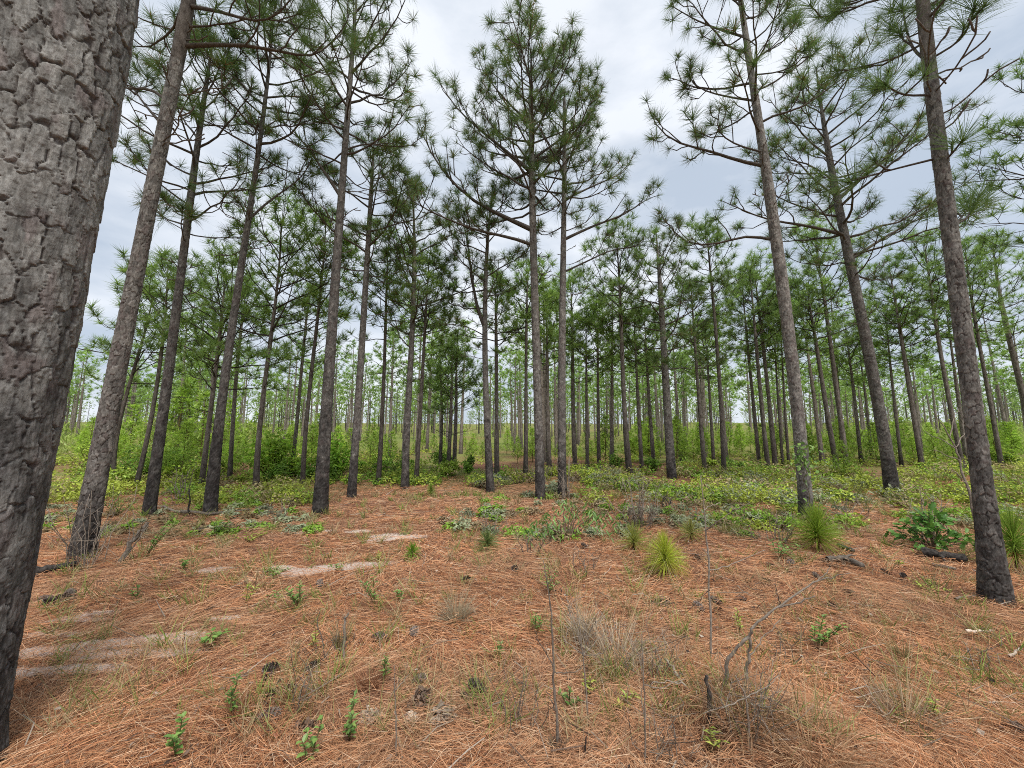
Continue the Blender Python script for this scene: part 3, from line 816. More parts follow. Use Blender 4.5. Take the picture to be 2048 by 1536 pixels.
MID = [
    ('leaning thin pine seen between the huge trunk and the tilting pines', [(228, 969, 12), (250, 800, 9), (281, 695, 7)], (306, 590), 760),
    ('leaning thin pine whose crown ends just below the long tilting boles', [(271, 975, 12), (309, 800, 9.5), (328, 656, 7)], (336, 528), 700),
    ('leaning pine with low drooping boughs between the two tilting pines', [(402, 980, 13), (424, 800, 10), (441, 656, 7.5)], (451, 548), 760),
    ('thin leaning pine showing just past the bare tilting bole', [(459, 961, 11), (469, 800, 8.5), (480, 676, 7)], (492, 585), 740),
    ('slim pine with a narrow crown standing clear above the bright green thicket', [(512, 985, 14), (525, 800, 10.5), (545, 656, 8), (557, 540, 5)], (563, 448), 690),
    ('thin pine rising beside the bright green thicket, crown below its taller neighbour', [(580, 957, 10), (598, 800, 7.5), (609, 676, 5.5)], (621, 585), 730),
    ('slim pine close behind the straight dark pine, crown touching its bole', [(605, 978, 11), (617, 800, 9), (633, 656, 7)], (652, 440), 640),
    ('very slim straight pine standing between the thinner pine and the broad thin crown', [(756, 969, 11), (766, 800, 8), (772, 617, 5.5)], (777, 470), 660),
    ('slim pine leaning close past the trunk with the broad thin crown', [(832, 967, 10), (842, 800, 7.5), (850, 656, 6)], (858, 520), 680),
    ('grey trunked pine at the edge of the dense pale green clump', [(896, 946, 9), (902, 830, 7)], (905, 690), 805),
    ('pine in the dense pale green clump, its crown the topmost there', [(908, 944, 9), (912, 830, 7)], (914, 676), 800),
    ('pine in the dense pale green clump with a leaning tip', [(880, 941, 8), (884, 830, 6)], (880, 700), 810),
    ('pine straight behind the forked pine, showing its thin bole alongside', [(994, 957, 11), (993, 800, 8), (992, 656, 6)], (990, 575), 690),
    ('thin pine framed between the forked pine and the round crowned pine', [(1051, 957, 10), (1052, 800, 7), (1053, 640, 5)], (1056, 540), 660),
    ('thin pine seen in the gap between the twin pines', [(1099, 945, 11), (1095, 800, 8), (1094, 700, 6)], (1092, 590), 720),
    ('slim pine first beyond the slim twin trunk', [(1151, 943, 10), (1146, 800, 8), (1145, 695, 6)], (1141, 560), 690),
    ('slim pine second beyond the slim twin trunk, crown low', [(1175, 945, 8), (1173, 800, 6)], (1172, 640), 740),
    ('dark slim pine with a crowded crown, third beyond the slim twin trunk', [(1198, 938, 8), (1196, 800, 6)], (1196, 600), 720),
    ('tall clear boled pine rising behind the dead grey bush', [(1260, 956, 14), (1248, 800, 10), (1241, 617, 7)], (1234, 492), 640),
    ('thin pine just past the tall clear boled pine', [(1284, 944, 9), (1276, 800, 7)], (1268, 640), 735),
    ('thin leaning pine crowding against the sturdy pine with drooping boughs', [(1308, 936, 9), (1298, 800, 7)], (1288, 620), 730),
    ('slim pine close past the sturdy pine with drooping boughs', [(1410, 948, 11), (1398, 800, 8), (1390, 690, 6)], (1382, 570), 680),
    ('thin pine half behind its neighbour with the low pale crown', [(1428, 935, 8), (1420, 800, 6)], (1410, 660), 745),
    ('pale slim pine with a sparse high crown beside the open gap of sky', [(1448, 955, 11), (1437, 734, 8), (1424, 578, 6)], (1413, 462), 600),
    ('dark thin pine on the far side of the open gap of sky', [(1519, 935, 9), (1506, 800, 7), (1496, 700, 6)], (1484, 560), 700),
    ('pine of the close trio, with the widest bole of the three', [(1537, 944, 11), (1518, 754, 8), (1509, 650, 6)], (1500, 545), 690),
    ('pine of the close trio, tallest and darkest', [(1551, 938, 11), (1533, 754, 8), (1520, 640, 6)], (1506, 520), 660),
    ('very thin pine in front of the vine clad trunk', [(1566, 935, 7), (1556, 800, 5)], (1545, 610), 720),
    ('very thin pine half behind the vine clad trunk', [(1578, 935, 7), (1569, 800, 5)], (1560, 640), 720),
    ('leaning dark pine just past the vine clad trunk', [(1676, 946, 13), (1650, 800, 10), (1629, 668, 7.5)], (1612, 570), 690),
    ('tall leaning pine between the vine clad trunk and the stout pine', [(1696, 946, 13), (1676, 800, 10), (1654, 637, 8)], (1628, 470), 610),
    ('thin pine close in front of the stout pine with the bushy crown', [(1723, 928, 9), (1706, 770, 7)], (1690, 650), 750),
    ('thin short pine hidden in part by the stout bole', [(1744, 918, 8), (1732, 800, 6)], (1716, 680), 760),
    ('pale very thin pine just past the stout bole', [(1803, 930, 9), (1783, 754, 6)], (1772, 640), 720),
    ('leaning pine in the gap between the stout pine and the rough barked pine', [(1846, 942, 13), (1822, 800, 10), (1799, 656, 7)], (1778, 535), 690),
    ('leaning pine close before the rough barked trunk, boughs spread wide', [(1928, 943, 13), (1893, 773, 10), (1869, 629, 8)], (1848, 480), 640),
    ('leaning pine showing beyond the rough barked trunk', [(2004, 939, 13), (1978, 793, 10), (1950, 640, 8)], (1930, 490), 660),
    ('leaning pine with a heavy dark crown cut by the picture edge', [(2075, 930, 20), (2048, 800, 16), (2010, 640, 12)], (1985, 475), 700),
    ('pine standing outside the frame whose thin boughs reach into the sky', [(2350, 1010, 30), (2265, 700, 24), (2170, 350, 18)], (2110, 90), 480),
]
for k, (lab, pts, top, cb) in enumerate(MID):
    big = pts[0][2] > 12.5
    if 'dense pale green clump' in lab: mid_pine(lab, pts, top, cb, 200 + k, lmax=1.5, nl=26, gap=0.27, tone=1.9)
    else: mid_pine(lab, pts, top, cb, 200 + k, lmax=2.1 if big else 1.7, nl=31 if big else 27, gap=0.23, tone=1.7)

# ------------------------------------------------------------------ far pines: a few grown, the rest copies
class FarTrunk(Trunk):
    def __init__(s, H, r, lean):
        s.base = np.zeros(3); s.H = H; s.zs = np.array([0, H * 0.5, H]); s.xs = np.array([0, lean * 0.5, lean]); s.ys = np.zeros(3); s.rs = np.array([r, r * 0.66, 0.012])

SECTORS = [(-9999, 280, 'seen close past the huge trunk'), (280, 470, 'seen between the tilting pines'), (470, 640, 'seen between the tilting and straight dark pines'), (640, 810, 'seen between the straight dark and broad crowned pines'),
           (810, 975, 'seen between the broad crowned and forked pines'), (975, 1100, 'seen between the forked pine and the twin pines'), (1100, 1230, 'seen just past the twin pines'), (1230, 1340, 'seen beside the sturdy drooping pine'),
           (1340, 1470, 'seen between the sturdy pine and the sky gap'), (1470, 1600, 'seen between the sky gap and the vine clad pine'), (1600, 1760, 'seen between the vine clad and stout pines'), (1760, 1930, 'seen between the stout and rough barked pines'), (1930, 99999, 'seen past the rough barked pine')]
def sector(x, y):
    u = 1024 + F * x / y
    for a, b, t in SECTORS:
        if a <= u < b: return t

FAR_SRC = []
for k in range(7):
    rng = np.random.default_rng(500 + k)
    tr = FarTrunk(8.6 + rng.uniform(-0.6, 0.8), 0.115, rng.uniform(-0.25, 0.25))
    g, gc = mid_pine_geo(rng, tr, tr.H * rng.uniform(0.34, 0.52), 1.55 + rng.uniform(-0.2, 0.3), 21, 2.0, 0.6, TUFT_FAR, 0.27, 1.0, 6, 0)
    FAR_SRC.append((g.mesh('trunk', M_BARK_FAR, True), gc.mesh('crown', M_NEEDLE)))

rng = np.random.default_rng(77)
FAR_PTS = []
def clear_far(u, H_top_v):
    return False
# rows planted across the view, thinned unevenly; open gaps where the sky shows low in the photograph
GAPS = ((1462, 1492), (905, 975), (165, 205), (490, 520))
y = 17.5
while y < 78:
    step = 3.0 if y < 40 else 3.8
    xw = 1.42 * y + 3
    x = -xw + rng.uniform(0, 3)
    while x < xw:
        xx, yy = x + rng.normal() * 0.5, y + rng.normal() * 0.9
        dens = 0.62 * sstep(0.3, 0.62, fbm(np.array(xx * 0.09), np.array(yy * 0.07), 61, 2)) + 0.1
        u = 1024 + F * xx / yy
        if u < 520: dens = dens * 0.5 if y < 38 else min(1, dens * 1.6)
        if 720 < u < 1420: dens = min(1.0, dens * 1.25)
        if any(a < u < b for a, b in GAPS): dens *= 0.06
        if rng.random() < dens: FAR_PTS.append((xx, yy))
        x += step
    y += step * 0.95
FAR_PTS.sort(key=lambda p: p[1])
FAR_TREES, FAR_REST = FAR_PTS[:225], FAR_PTS[225:]
for (x, yy) in FAR_TREES:
    k = rng.integers(len(FAR_SRC))
    root = thing('pine_tree', 'slender far pine ' + sector(x, yy), 'pine tree', (x, yy, float(ground_z(x, yy)) - 0.03), 'far pines ' + sector(x, yy))
    root.rotation_euler = (rng.normal() * 0.02, rng.normal() * 0.02, rng.uniform(0, 6.28))
    s_ = rng.uniform(0.82, 1.1)
    root.scale = (s_, s_, s_)
    link('trunk', FAR_SRC[k][0], root); link('crown', FAR_SRC[k][1], root)

# the woods beyond, one mass
def far_woods():
    g = Geo(); rng = np.random.default_rng(91)
    pts = [(x, y) for (x, y) in FAR_REST]
    while len(pts) < 900:
        y = 66 * (330 / 66) ** rng.random(); x = rng.uniform(-1.5, 1.5) * y
        u = 1024 + F * x / y
        if any(a < u < b for a, b in GAPS) and rng.random() < 0.6: continue
        pts.append((x, y))
    n = 64
    for (x, y) in pts:
        z0 = float(ground_z(x, y)); H = rng.uniform(6.8, 9.6)
        px = tube(np.array([[x, y, z0 - 0.3], [x, y, z0 + H]]), [0.12, 0.03], 3)
        g.add(px[0], px[1], px[2], (0.1, 0.085, 0.075))
        low = rng.uniform(0.02, 0.4)
        t = rng.random(n) ** 0.8
        zz = z0 + H * (low + (1.04 - low) * t); rr = 1.5 * np.sqrt(rng.random(n)) * np.interp(t, PROFILE_T, PROFILE_L); aa = rng.uniform(0, 6.28, n)
        p = np.stack([x + rr * np.cos(aa), y + rr * np.sin(aa), zz], -1)
        d = unit(np.stack([np.cos(aa), np.sin(aa), rng.uniform(0.2, 1.6, n)], -1))
        v, tr_, q_, m = ribbons(p, d, rng.uniform(0.5, 1.0, n), rng.uniform(0.16, 0.34, n), np.zeros((n, 3)), rng, 1)
        c = np.array([0.26, 0.37, 0.11]) * rng.uniform(0.7, 1.3) * rng.uniform(0.6, 1.35, (n, 1))
        g.add(v, tr_, q_, np.repeat(c, m, 0))
    struct(link('far_woods', g.mesh('far_woods', M_NEEDLE)), 'far pine woods along the horizon', 'stuff')
far_woods()

def far_saplings():
    '''bright young growth between the far rows, too thick to count'''
    g = Geo(); rng = np.random.default_rng(93)
    N_ = 3000
    for i in range(N_):
        y = 19 * (170 / 19) ** (rng.random() ** 1.1); x = rng.uniform(-1.5, 1.5) * y
        u = 1024 + F * x / y
        dens = fbm(np.array(x * 0.06), np.array(y * 0.05), 95, 3)
        if dens < 0.34: continue
        open_view = 640 < u < 1330 and rng.random() < 0.75
        z0 = float(ground_z(x, y)); H = (0.35 + 1.5 * rng.random() ** 2) * (1.0 if y < 40 else 1.5) * (0.45 if open_view else 1.0); n = 30
        t = rng.random(n); aa = rng.uniform(0, 6.28, n); rr = H * 0.3 * (1 - t * 0.8) * np.sqrt(rng.random(n))
        p = np.stack([x + rr * np.cos(aa), y + rr * np.sin(aa), z0 + H * t * 0.9], -1)
        d = unit(np.stack([np.cos(aa), np.sin(aa), rng.uniform(0.5, 2.2, n)], -1))
        v, tr_, q_, m = ribbons(p, d, H * rng.uniform(0.12, 0.3, n), H * rng.uniform(0.03, 0.09, n), np.zeros((n, 3)), rng, 1)
        c = np.array([(0.42, 0.55, 0.12), (0.36, 0.5, 0.12), (0.5, 0.6, 0.14)][rng.integers(3)]) * rng.uniform(0.75, 1.2) * rng.uniform(0.65, 1.35, (n, 1))
        g.add(v, tr_, q_, np.repeat(c, m, 0))
    struct(link('far_saplings', g.mesh('far_saplings', M_NEEDLE)), 'bright green saplings and brush between the far rows', 'stuff')
far_saplings()

# ------------------------------------------------------------------ young pines: bright brushes in front of the far rows
YOUNG = []
for k in range(6):
    rng = np.random.default_rng(700 + k)
    H = 2.4; g = Geo(); gc = Geo()
    ax = np.stack([np.cumsum(rng.normal(size=8) * 0.012), np.cumsum(rng.normal(size=8) * 0.012), np.linspace(-0.05, H, 8)], -1)
    v, t, q = tube(ax, np.linspace(0.03, 0.008, 8), 5); g.add(v, t, q, np.array([0.9, 0.8, 0.65]))
    tips = []
    for z in np.arange(0.35, H, 0.2):
        nb = rng.integers(3, 6); a0 = rng.uniform(0, 6.28)
        for b in range(nb):
            ln = (H - z) * 0.34 * rng.uniform(0.6, 1.2) + 0.1
            m = curve_limb(rng, [np.interp(z, ax[:, 2], ax[:, 0]), np.interp(z, ax[:, 2], ax[:, 1]), z], a0 + b * 6.28 / nb, 0.35, ln, 4, 0.7, 0.1)
            v, t, q = tube(m, np.linspace(0.009, 0.004, 4), 3); g.add(v, t, q, np.array([0.9, 0.8, 0.65]))
            tips += [(m[-1], m[-1] - m[-2] + [0, 0, 0.08])] + ([(m[2], m[2] - m[1] + [0, 0, 0.1])] if ln > 0.4 else [])
    tips += [(np.array([ax[-1, 0], ax[-1, 1], H]), np.array([0, 0, 1.0]))] * 2
    src = [tuft_geo(rng, 14, 0.27, 0.03, 1, tone=1.0) for _ in range(2)]
    for s_ in src: s_.c[0] = s_.c[0] * np.array([2.6, 2.5, 1.5], np.float32)
    add_tufts(gc, tips, src, rng, 1.0)
    YOUNG.append((g.mesh('trunk', M_STEM, True), gc.mesh('crown', M_NEEDLE)))
rng = np.random.default_rng(19)
def young(u, v, hpx, label=None, group='young pines under the tall ones'):
    p = at(u, v); dep = p[1]
    if label is None:
        label = 'bushy pale green young pine ' + sector(p[0], p[1]); group = 'young pines ' + sector(p[0], p[1])
    h = hpx * dep / F
    k = rng.integers(len(YOUNG))
    root = thing('young_pine', label, 'young pine', (p[0], p[1], p[2] - 0.02), group)
    root.rotation_euler = (rng.normal() * 0.04, rng.normal() * 0.04, rng.uniform(0, 6.28))
    s_ = h / 2.45
    root.scale = (s_ * rng.uniform(0.85, 1.15),) * 2 + (s_,)
    link('trunk', YOUNG[k][0], root); link('crown', YOUNG[k][1], root)
young(362, 958, 112, 'tall young pine in the thicket between the two tilting pines')
young(330, 962, 60, 'small young pine at the foot of the thicket near the tilting bole')
young(1690, 958, 75, 'young pine with limp pale needles standing before the rough barked pine')
for (u, v, h) in ((345, 925, 150), (372, 922, 165), (400, 926, 140), (455, 920, 120), (300, 928, 120), (258, 926, 115), (205, 928, 105), (500, 922, 95), (170, 930, 95), (585, 922, 80), (635, 920, 90), (740, 922, 84)):
    young(u, v, h)
for k in range(150):
    if k < 80: u, v = rng.uniform(1180, 2040), rng.uniform(900, 934)
    elif k < 120: u, v = rng.uniform(140, 760), rng.uniform(902, 945)
    else: u, v = rng.uniform(740, 1200), rng.uniform(895, 930)
    z = EYE * F / (v - HOR)
    young(u, v, rng.uniform(0.9, 2.2) * F / z * (1.0 if k < 80 else 0.8))

# ------------------------------------------------------------------ leafy shrubs of the thicket
def shrub_geo(rng, h, w, nst, nleaf, ls, col, stemcol=(0.6, 0.55, 0.45), dens=0.85, shape=1.0):
    g = Geo(); gl = Geo()
    ends = []
    for k in range(nst):
        a = rng.uniform(0, 6.28); rr = w * 0.5 * math.sqrt(rng.random())
        hh = h * rng.uniform(0.55, 1.0) * (1 - 0.45 * (rr / (w * 0.5)) ** 2)
        e = np.array([rr * math.cos(a), rr * math.sin(a), hh])
        m = np.array([e * [0.1, 0.1, 0], e * [0.45, 0.45, 0.4] + rng.normal(size=3) * 0.04 * h, e * [0.8, 0.8, 0.75], e])
        v, t, q = tube(m, np.linspace(0.008, 0.003, 4) * (h ** 0.5) * 1.2, 3); g.add(v, t, q, np.array(stemcol))
        ends.append(m)
    per = max(1, nleaf // nst)
    for m in ends:
        t = rng.random(per) ** 0.6 * 0.8 + 0.2
        p = np.stack([np.interp(t, [0, 0.33, 0.66, 1], m[:, k]) for k in range(3)], -1) + rng.normal(size=(per, 3)) * h * 0.085
        p[:, 2] = np.maximum(p[:, 2], 0.03)
        nr = unit(rng.normal(size=(per, 3)) * 0.5 + np.array([0, -0.3, 1.0]))
        v, tr_, mm = leaves(p, nr, ls * rng.uniform(0.6, 1.25, per), ls * 0.5 * rng.uniform(0.7, 1.2, per), rng)
        c = np.array(col) * rng.uniform(0.75, 1.25) * rng.uniform(0.7, 1.35, (per, 1)) * (1 + rng.normal(size=(per, 3)) * 0.05)
        gl.add(v, tr_, None, np.repeat(c, mm, 0))
    return g, gl

def shrub(name, label, cat, u, v, hpx, wpx, ls, col, nleaf, seed, nst=14, group=None, stem_mat=None):
    rng = np.random.default_rng(seed)
    p = at(u, v); s_ = p[1] / F
    root = thing(name, label, cat, tuple(p), group)
    g, gl = shrub_geo(rng, hpx * s_, wpx * s_, nst, nleaf, ls, col)
    link('stem', g.mesh('stem', stem_mat or M_STEM, True), root)
    link('foliage', gl.mesh('foliage', M_LEAF), root)
    return root

GREEN = (0.24, 0.4, 0.05); YEL = (0.4, 0.48, 0.07); DEEP = (0.14, 0.26, 0.045); GREY = (0.32, 0.36, 0.22)
shrub('leafy_shrub', 'big bright green bush between the tilting pines and the straight dark pine', 'shrub', 545, 962, 105, 105, 0.2, (0.4, 0.62, 0.07), 800, 41, 34, 'bright green shrubs of the thicket')
shrub('leafy_shrub', 'tall bright green sapling bush beside the straight dark pine', 'shrub', 674, 955, 95, 62, 0.18, (0.36, 0.6, 0.065), 520, 42, 24, 'bright green shrubs of the thicket')
rng = np.random.default_rng(23)
for k in range(46):
    if k < 26: u, v, h = rng.uniform(130, 800), rng.uniform(935, 972), rng.uniform(28, 70)
    elif k < 36: u, v, h = rng.uniform(700, 960), rng.uniform(935, 958), rng.uniform(18, 44)
    else: u, v, h = rng.uniform(1180, 2030), rng.uniform(925, 945), rng.uniform(16, 34)
    c = np.array([GREEN, YEL, DEEP][rng.integers(3)]) * 0.5 + np.array(GREEN) * 0.5
    _p = at(u, v); _t = sector(_p[0], _p[1])
    shrub('leafy_shrub', 'low green shrub ' + _t, 'shrub', u, v, h, h * rng.uniform(0.9, 1.5), 0.11, tuple(c), 420, 900 + k, 10, 'green shrubs ' + _t)

# ------------------------------------------------------------------ ground cover: low leafy growth nobody could count
def ground_cover():
    rng = np.random.default_rng(31)
    g = Geo()
    spots = []
    def zone(n, u0, u1, v0, v1, h0, h1, cols):
        uu = rng.uniform(u0, u1, n); vv = v0 + (v1 - v0) * rng.random(n)
        keep = fbm(uu / 70, vv / 16, 44, 3) > (0.5 if u0 > 600 and v0 > 940 and u1 < 1520 else 0.42)
        for a, b in zip(uu[keep], vv[keep]): spots.append((a, b, rng.uniform(h0, h1), cols[rng.integers(len(cols))]))
    A = np.array
    cg = [A(YEL), A(GREEN), A(YEL), A(YEL) * 0.9, A((0.42, 0.36, 0.18))]
    zone(330, -100, 640, 958, 1012, 0.14, 0.4, cg)
    zone(150, 60, 640, 1005, 1075, 0.05, 0.14, [A(GREEN), A(GREY), A((0.3, 0.23, 0.12))])
    zone(700, -200, 2250, 905, 960, 0.25, 0.6, cg)
    zone(190, 640, 960, 945, 972, 0.15, 0.4, [A(YEL), A(GREEN)])
    zone(400, 960, 1300, 950, 988, 0.12, 0.35, [A(GREY), A(YEL), A(GREY), A((0.3, 0.23, 0.13))])
    zone(820, 1180, 2250, 948, 1010, 0.16, 0.42, [A(YEL), A(YEL), A(YEL), A(GREEN), A(GREY), A((0.42, 0.34, 0.18))])
    zone(300, 1380, 2250, 1000, 1062, 0.08, 0.26, [A(GREY), A(GREEN), A((0.32, 0.25, 0.14)), A(YEL)])
    zone(330, 880, 1500, 985, 1080, 0.06, 0.18, [A(GREY), A((0.34, 0.26, 0.15)), A(GREEN)])
    for (u, v, h, c) in spots:
        p = at(u, v); n = int(np.clip(900 / p[1], 22, 74)); ls = 0.038 + 0.0056 * p[1]
        w = h * rng.uniform(0.7, 1.3)
        a = rng.uniform(0, 6.28, n); rr = w * np.sqrt(rng.random(n)); zz = h * (1 - 0.55 * (rr / w) ** 2) * rng.uniform(0.15, 1.0, n)
        q = np.stack([p[0] + rr * np.cos(a), p[1] + rr * np.sin(a), p[2] + zz], -1)
        nr = unit(rng.normal(size=(n, 3)) * 0.42 + np.array([0, -0.25, 1.0]))
        grassy = rng.random() < 0.25
        if grassy:
            d = unit(np.stack([np.cos(a) * 0.5, np.sin(a) * 0.5, np.full(n, 1.0)], -1)); q[:, 2] = p[2]
            v_, t_, q_, m = ribbons(q, d, h * rng.uniform(0.6, 1.3, n), np.full(n, 0.004 + 0.0006 * p[1]), d * [0.12, 0.12, -0.05], rng, 2)
            cc = (c * 0.5 + A((0.26, 0.22, 0.1)) * 0.5) * rng.uniform(0.7, 1.3, (n, 1))
            g.add(v_, t_, q_, np.repeat(cc, m, 0))
        else:
            v_, t_, m = leaves(q, nr, ls * rng.uniform(0.6, 1.3, n), ls * 0.5, rng)
            cc = c * rng.uniform(0.75, 1.2) * rng.uniform(0.7, 1.35, (n, 1))
            g.add(v_, t_, None, np.repeat(cc, m, 0))
    struct(link('ground_cover', g.mesh('ground_cover', M_LEAF)), 'low green and dry undergrowth spreading under the pines', 'stuff')
ground_cover()

# ------------------------------------------------------------------ pine straw: fallen needles
def pine_straw():
    rng = np.random.default_rng(8)
    n = 235000
    # more needles where they show larger
    y = 1.05 * (13.0 / 1.05) ** (rng.random(n) ** 0.92)
    x = rng.uniform(-1, 1, n) * (1.42 * y + 0.4)
    x += 0.0
    s = sand_mask(x, y) + (fbm(x * 6, y * 6, 71, 3) - 0.5) * 0.5 + (fbm((x + 0.3 * y) * 2.0, (y - 0.3 * x) * 20.0, 79, 3) - 0.5) * 1.3
    keep = (s < 0.3 + 0.35 * rng.random(n)) | (rng.random(n) < 0.36)
    x, y = x[keep], y[keep]; n = len(x)
    swirl = fbm(x * 0.9, y * 0.9, 72, 3) * 9 + rng.normal(size=n) * 0.75
    # on the old track the needles lie along it
    d = np.stack([np.cos(swirl), np.sin(swirl), rng.normal(size=n) * 0.10], -1)
    d = unit(d)
    ln = rng.uniform(0.11, 0.27, n)
    depth_f = np.clip(y / 3.2, 0.8, 3.2)
    w = 0.0023 * depth_f * rng.uniform(0.7, 1.4, n)
    clump = fbm(x * 3, y * 3, 74, 3)
    z = ground_z(x, y) + rng.random(n) ** 1.6 * 0.06 * (0.3 + 1.4 * clump) + 0.004
    base = np.stack([x, y, z], -1) - d * (ln * 0.5)[:, None]
    lat = np.stack([-d[:, 1], d[:, 0], np.zeros(n)], -1)
    bend = lat * (rng.normal(size=n) * 0.10 * ln)[:, None]; bend[:, 2] -= ln * rng.uniform(0, 0.08, n)
    side = unit(np.cross(d, unit(np.stack([rng.normal(size=n) * 0.5, rng.normal(size=n) * 0.5 - 0.4, np.ones(n)], -1))))
    v, t, q, m = ribbons(base, d, ln, w, bend, rng, 2, side)
    pal = np.array([(0.58, 0.285, 0.145), (0.67, 0.395, 0.23), (0.46, 0.2, 0.1), (0.7, 0.52, 0.36), (0.2, 0.095, 0.058), (0.61, 0.33, 0.175)])
    c = pal[rng.choice(6, n, p=[0.27, 0.21, 0.16, 0.1, 0.12, 0.14])] * rng.uniform(0.5, 1.3, (n, 1))
    tanpatch = sstep(0.5, 0.68, fbm(x * 0.8, y * 0.8, 75, 3))[:, None]
    c = c * (1 - 0.3 * tanpatch) + np.array((0.5, 0.33, 0.21)) * 0.3 * tanpatch
    c = c * (0.72 + 0.56 * fbm(x * 1.7 + 5, y * 1.7, 76, 4))[:, None]
    g = Geo(); g.add(v, t, q, np.repeat(c, m, 0))
    struct(link('pine_straw', g.mesh('pine_straw', M_DRY)), 'rust brown fallen pine needles covering the ground', 'stuff')
pine_straw()

def dry_grass():
    """thin tan stalks and litter stems standing all over the clearing"""
    rng = np.random.default_rng(10)
    g = Geo()
    n = 1300
    v = 1000 + 536 * rng.random(n) ** 1.2; u = rng.uniform(-50, 2100, n)
    u = np.where(rng.random(n) < 0.45, rng.normal(1380, 230, n), u)
    p = at(u, v); n = len(p)
    a = rng.uniform(0, 6.28, n); tilt = rng.uniform(0.0, 0.75, n) ** 1.5 + 0.03
    d = unit(np.stack([np.cos(a) * tilt, np.sin(a) * tilt, np.ones(n)], -1))
    ln = rng.uniform(0.12, 0.5, n)
    bend = np.stack([np.cos(a), np.sin(a), -0.4 * np.ones(n)], -1) * (ln * rng.uniform(0, 0.4, n))[:, None]
    vv, t, q, m = ribbons(p - d * 0.01, d, ln, np.full(n, 0.0022) * np.clip(p[:, 1] / 3.5, 0.8, 3), bend, rng, 3)
    c = np.array([(0.5, 0.39, 0.24), (0.42, 0.3, 0.18), (0.3, 0.2, 0.13), (0.36, 0.36, 0.15)])[rng.integers(0, 4, n)] * rng.uniform(0.75, 1.2, (n, 1))
    g.add(vv, t, q, np.repeat(c, m, 0))
    # sprigs of green and dry fine growth, thickest towards the far side
    k = 950
    v2 = 992 + 490 * rng.random(k) ** 2.3; u2 = rng.uniform(100, 2100, k)
    for (uu, v_) in zip(u2, v2):
        p = at(uu, v_); nn = rng.integers(8, 22); h = rng.uniform(0.07, 0.24)
        a = rng.uniform(0, 6.28, nn); d = unit(np.stack([np.cos(a) * 0.8, np.sin(a) * 0.8, rng.uniform(0.5, 2, nn)], -1))
        b = np.tile(p, (nn, 1)) + rng.normal(size=(nn, 3)) * [0.03, 0.03, 0]
        col = np.array([(0.24, 0.32, 0.08), (0.42, 0.34, 0.19), (0.3, 0.32, 0.12)][rng.integers(3)])
        vv, t, q, m = ribbons(b, d, h * rng.uniform(0.6, 1.4, nn), np.full(nn, 0.006) * np.clip(p[1] / 4, 0.7, 2.4), d * [0.02, 0.02, -0.01], rng, 2)
        g.add(vv, t, q, np.repeat(col * rng.uniform(0.7, 1.3, (nn, 1)), m, 0))
    struct(link('dry_grass', g.mesh('dry_grass', M_DRY)), 'thin dry grass stalks standing in the pine straw', 'stuff')
dry_grass()

def forest_litter():
    """bark flakes, broken twigs and scraps among the needles"""
    rng = np.random.default_rng(12); g = Geo()
    n = 3600
    y = 1.1 * (11 / 1.1) ** rng.random(n); x = rng.uniform(-1.4, 1.4, n) * y
    clump = fbm(x * 1.3, y * 1.3, 55, 3); k = rng.random(n) < sstep(0.4, 0.65, clump) * 0.85 + 0.12
    x, y = x[k], y[k]; n = len(x)
    p = np.stack([x, y, ground_z(x, y) + rng.uniform(0.02, 0.06, n)], -1)
    nr = unit(rng.normal(size=(n, 3)) * 0.35 + [0, 0, 1]); sz = rng.uniform(0.012, 0.05, n) * (0.8 + 0.08 * y)
    v, t, m = leaves(p, nr, sz, sz * rng.uniform(0.25, 0.8, n), rng, fold=0.1)
    pal = np.array([(0.1, 0.065, 0.05), (0.2, 0.14, 0.11), (0.36, 0.3, 0.25), (0.06, 0.045, 0.04), (0.55, 0.5, 0.44), (0.3, 0.13, 0.08)])
    g.add(v, t, None, np.repeat(pal[rng.choice(6, n, p=[0.26, 0.22, 0.16, 0.16, 0.05, 0.15])], m, 0))
    q = 520
    y = 1.2 * (10 / 1.2) ** rng.random(q); x = rng.uniform(-1.4, 1.4, q) * y; z = ground_z(x, y)
    for i in range(q):
        a = rng.uniform(0, 6.28); l = rng.uniform(0.06, 0.35); d = np.array([math.cos(a), math.sin(a), rng.normal() * 0.12])
        b = np.array([x[i], y[i], z[i] + 0.05]); r = rng.uniform(0.0018, 0.0045) * (0.8 + 0.1 * y[i])
        vv, tt, qq = tube(np.array([b, b + d * l * 0.5 + rng.normal(size=3) * 0.012, b + d * l]), [r, r * 0.8, r * 0.5], 3)
        g.add(vv, tt, qq, np.array([(0.3, 0.25, 0.2), (0.16, 0.11, 0.085), (0.4, 0.35, 0.3)][rng.integers(3)]))
    struct(link('forest_litter', g.mesh('forest_litter', M_DRY)), 'bark flakes and broken twigs among the needles', 'stuff')
forest_litter()

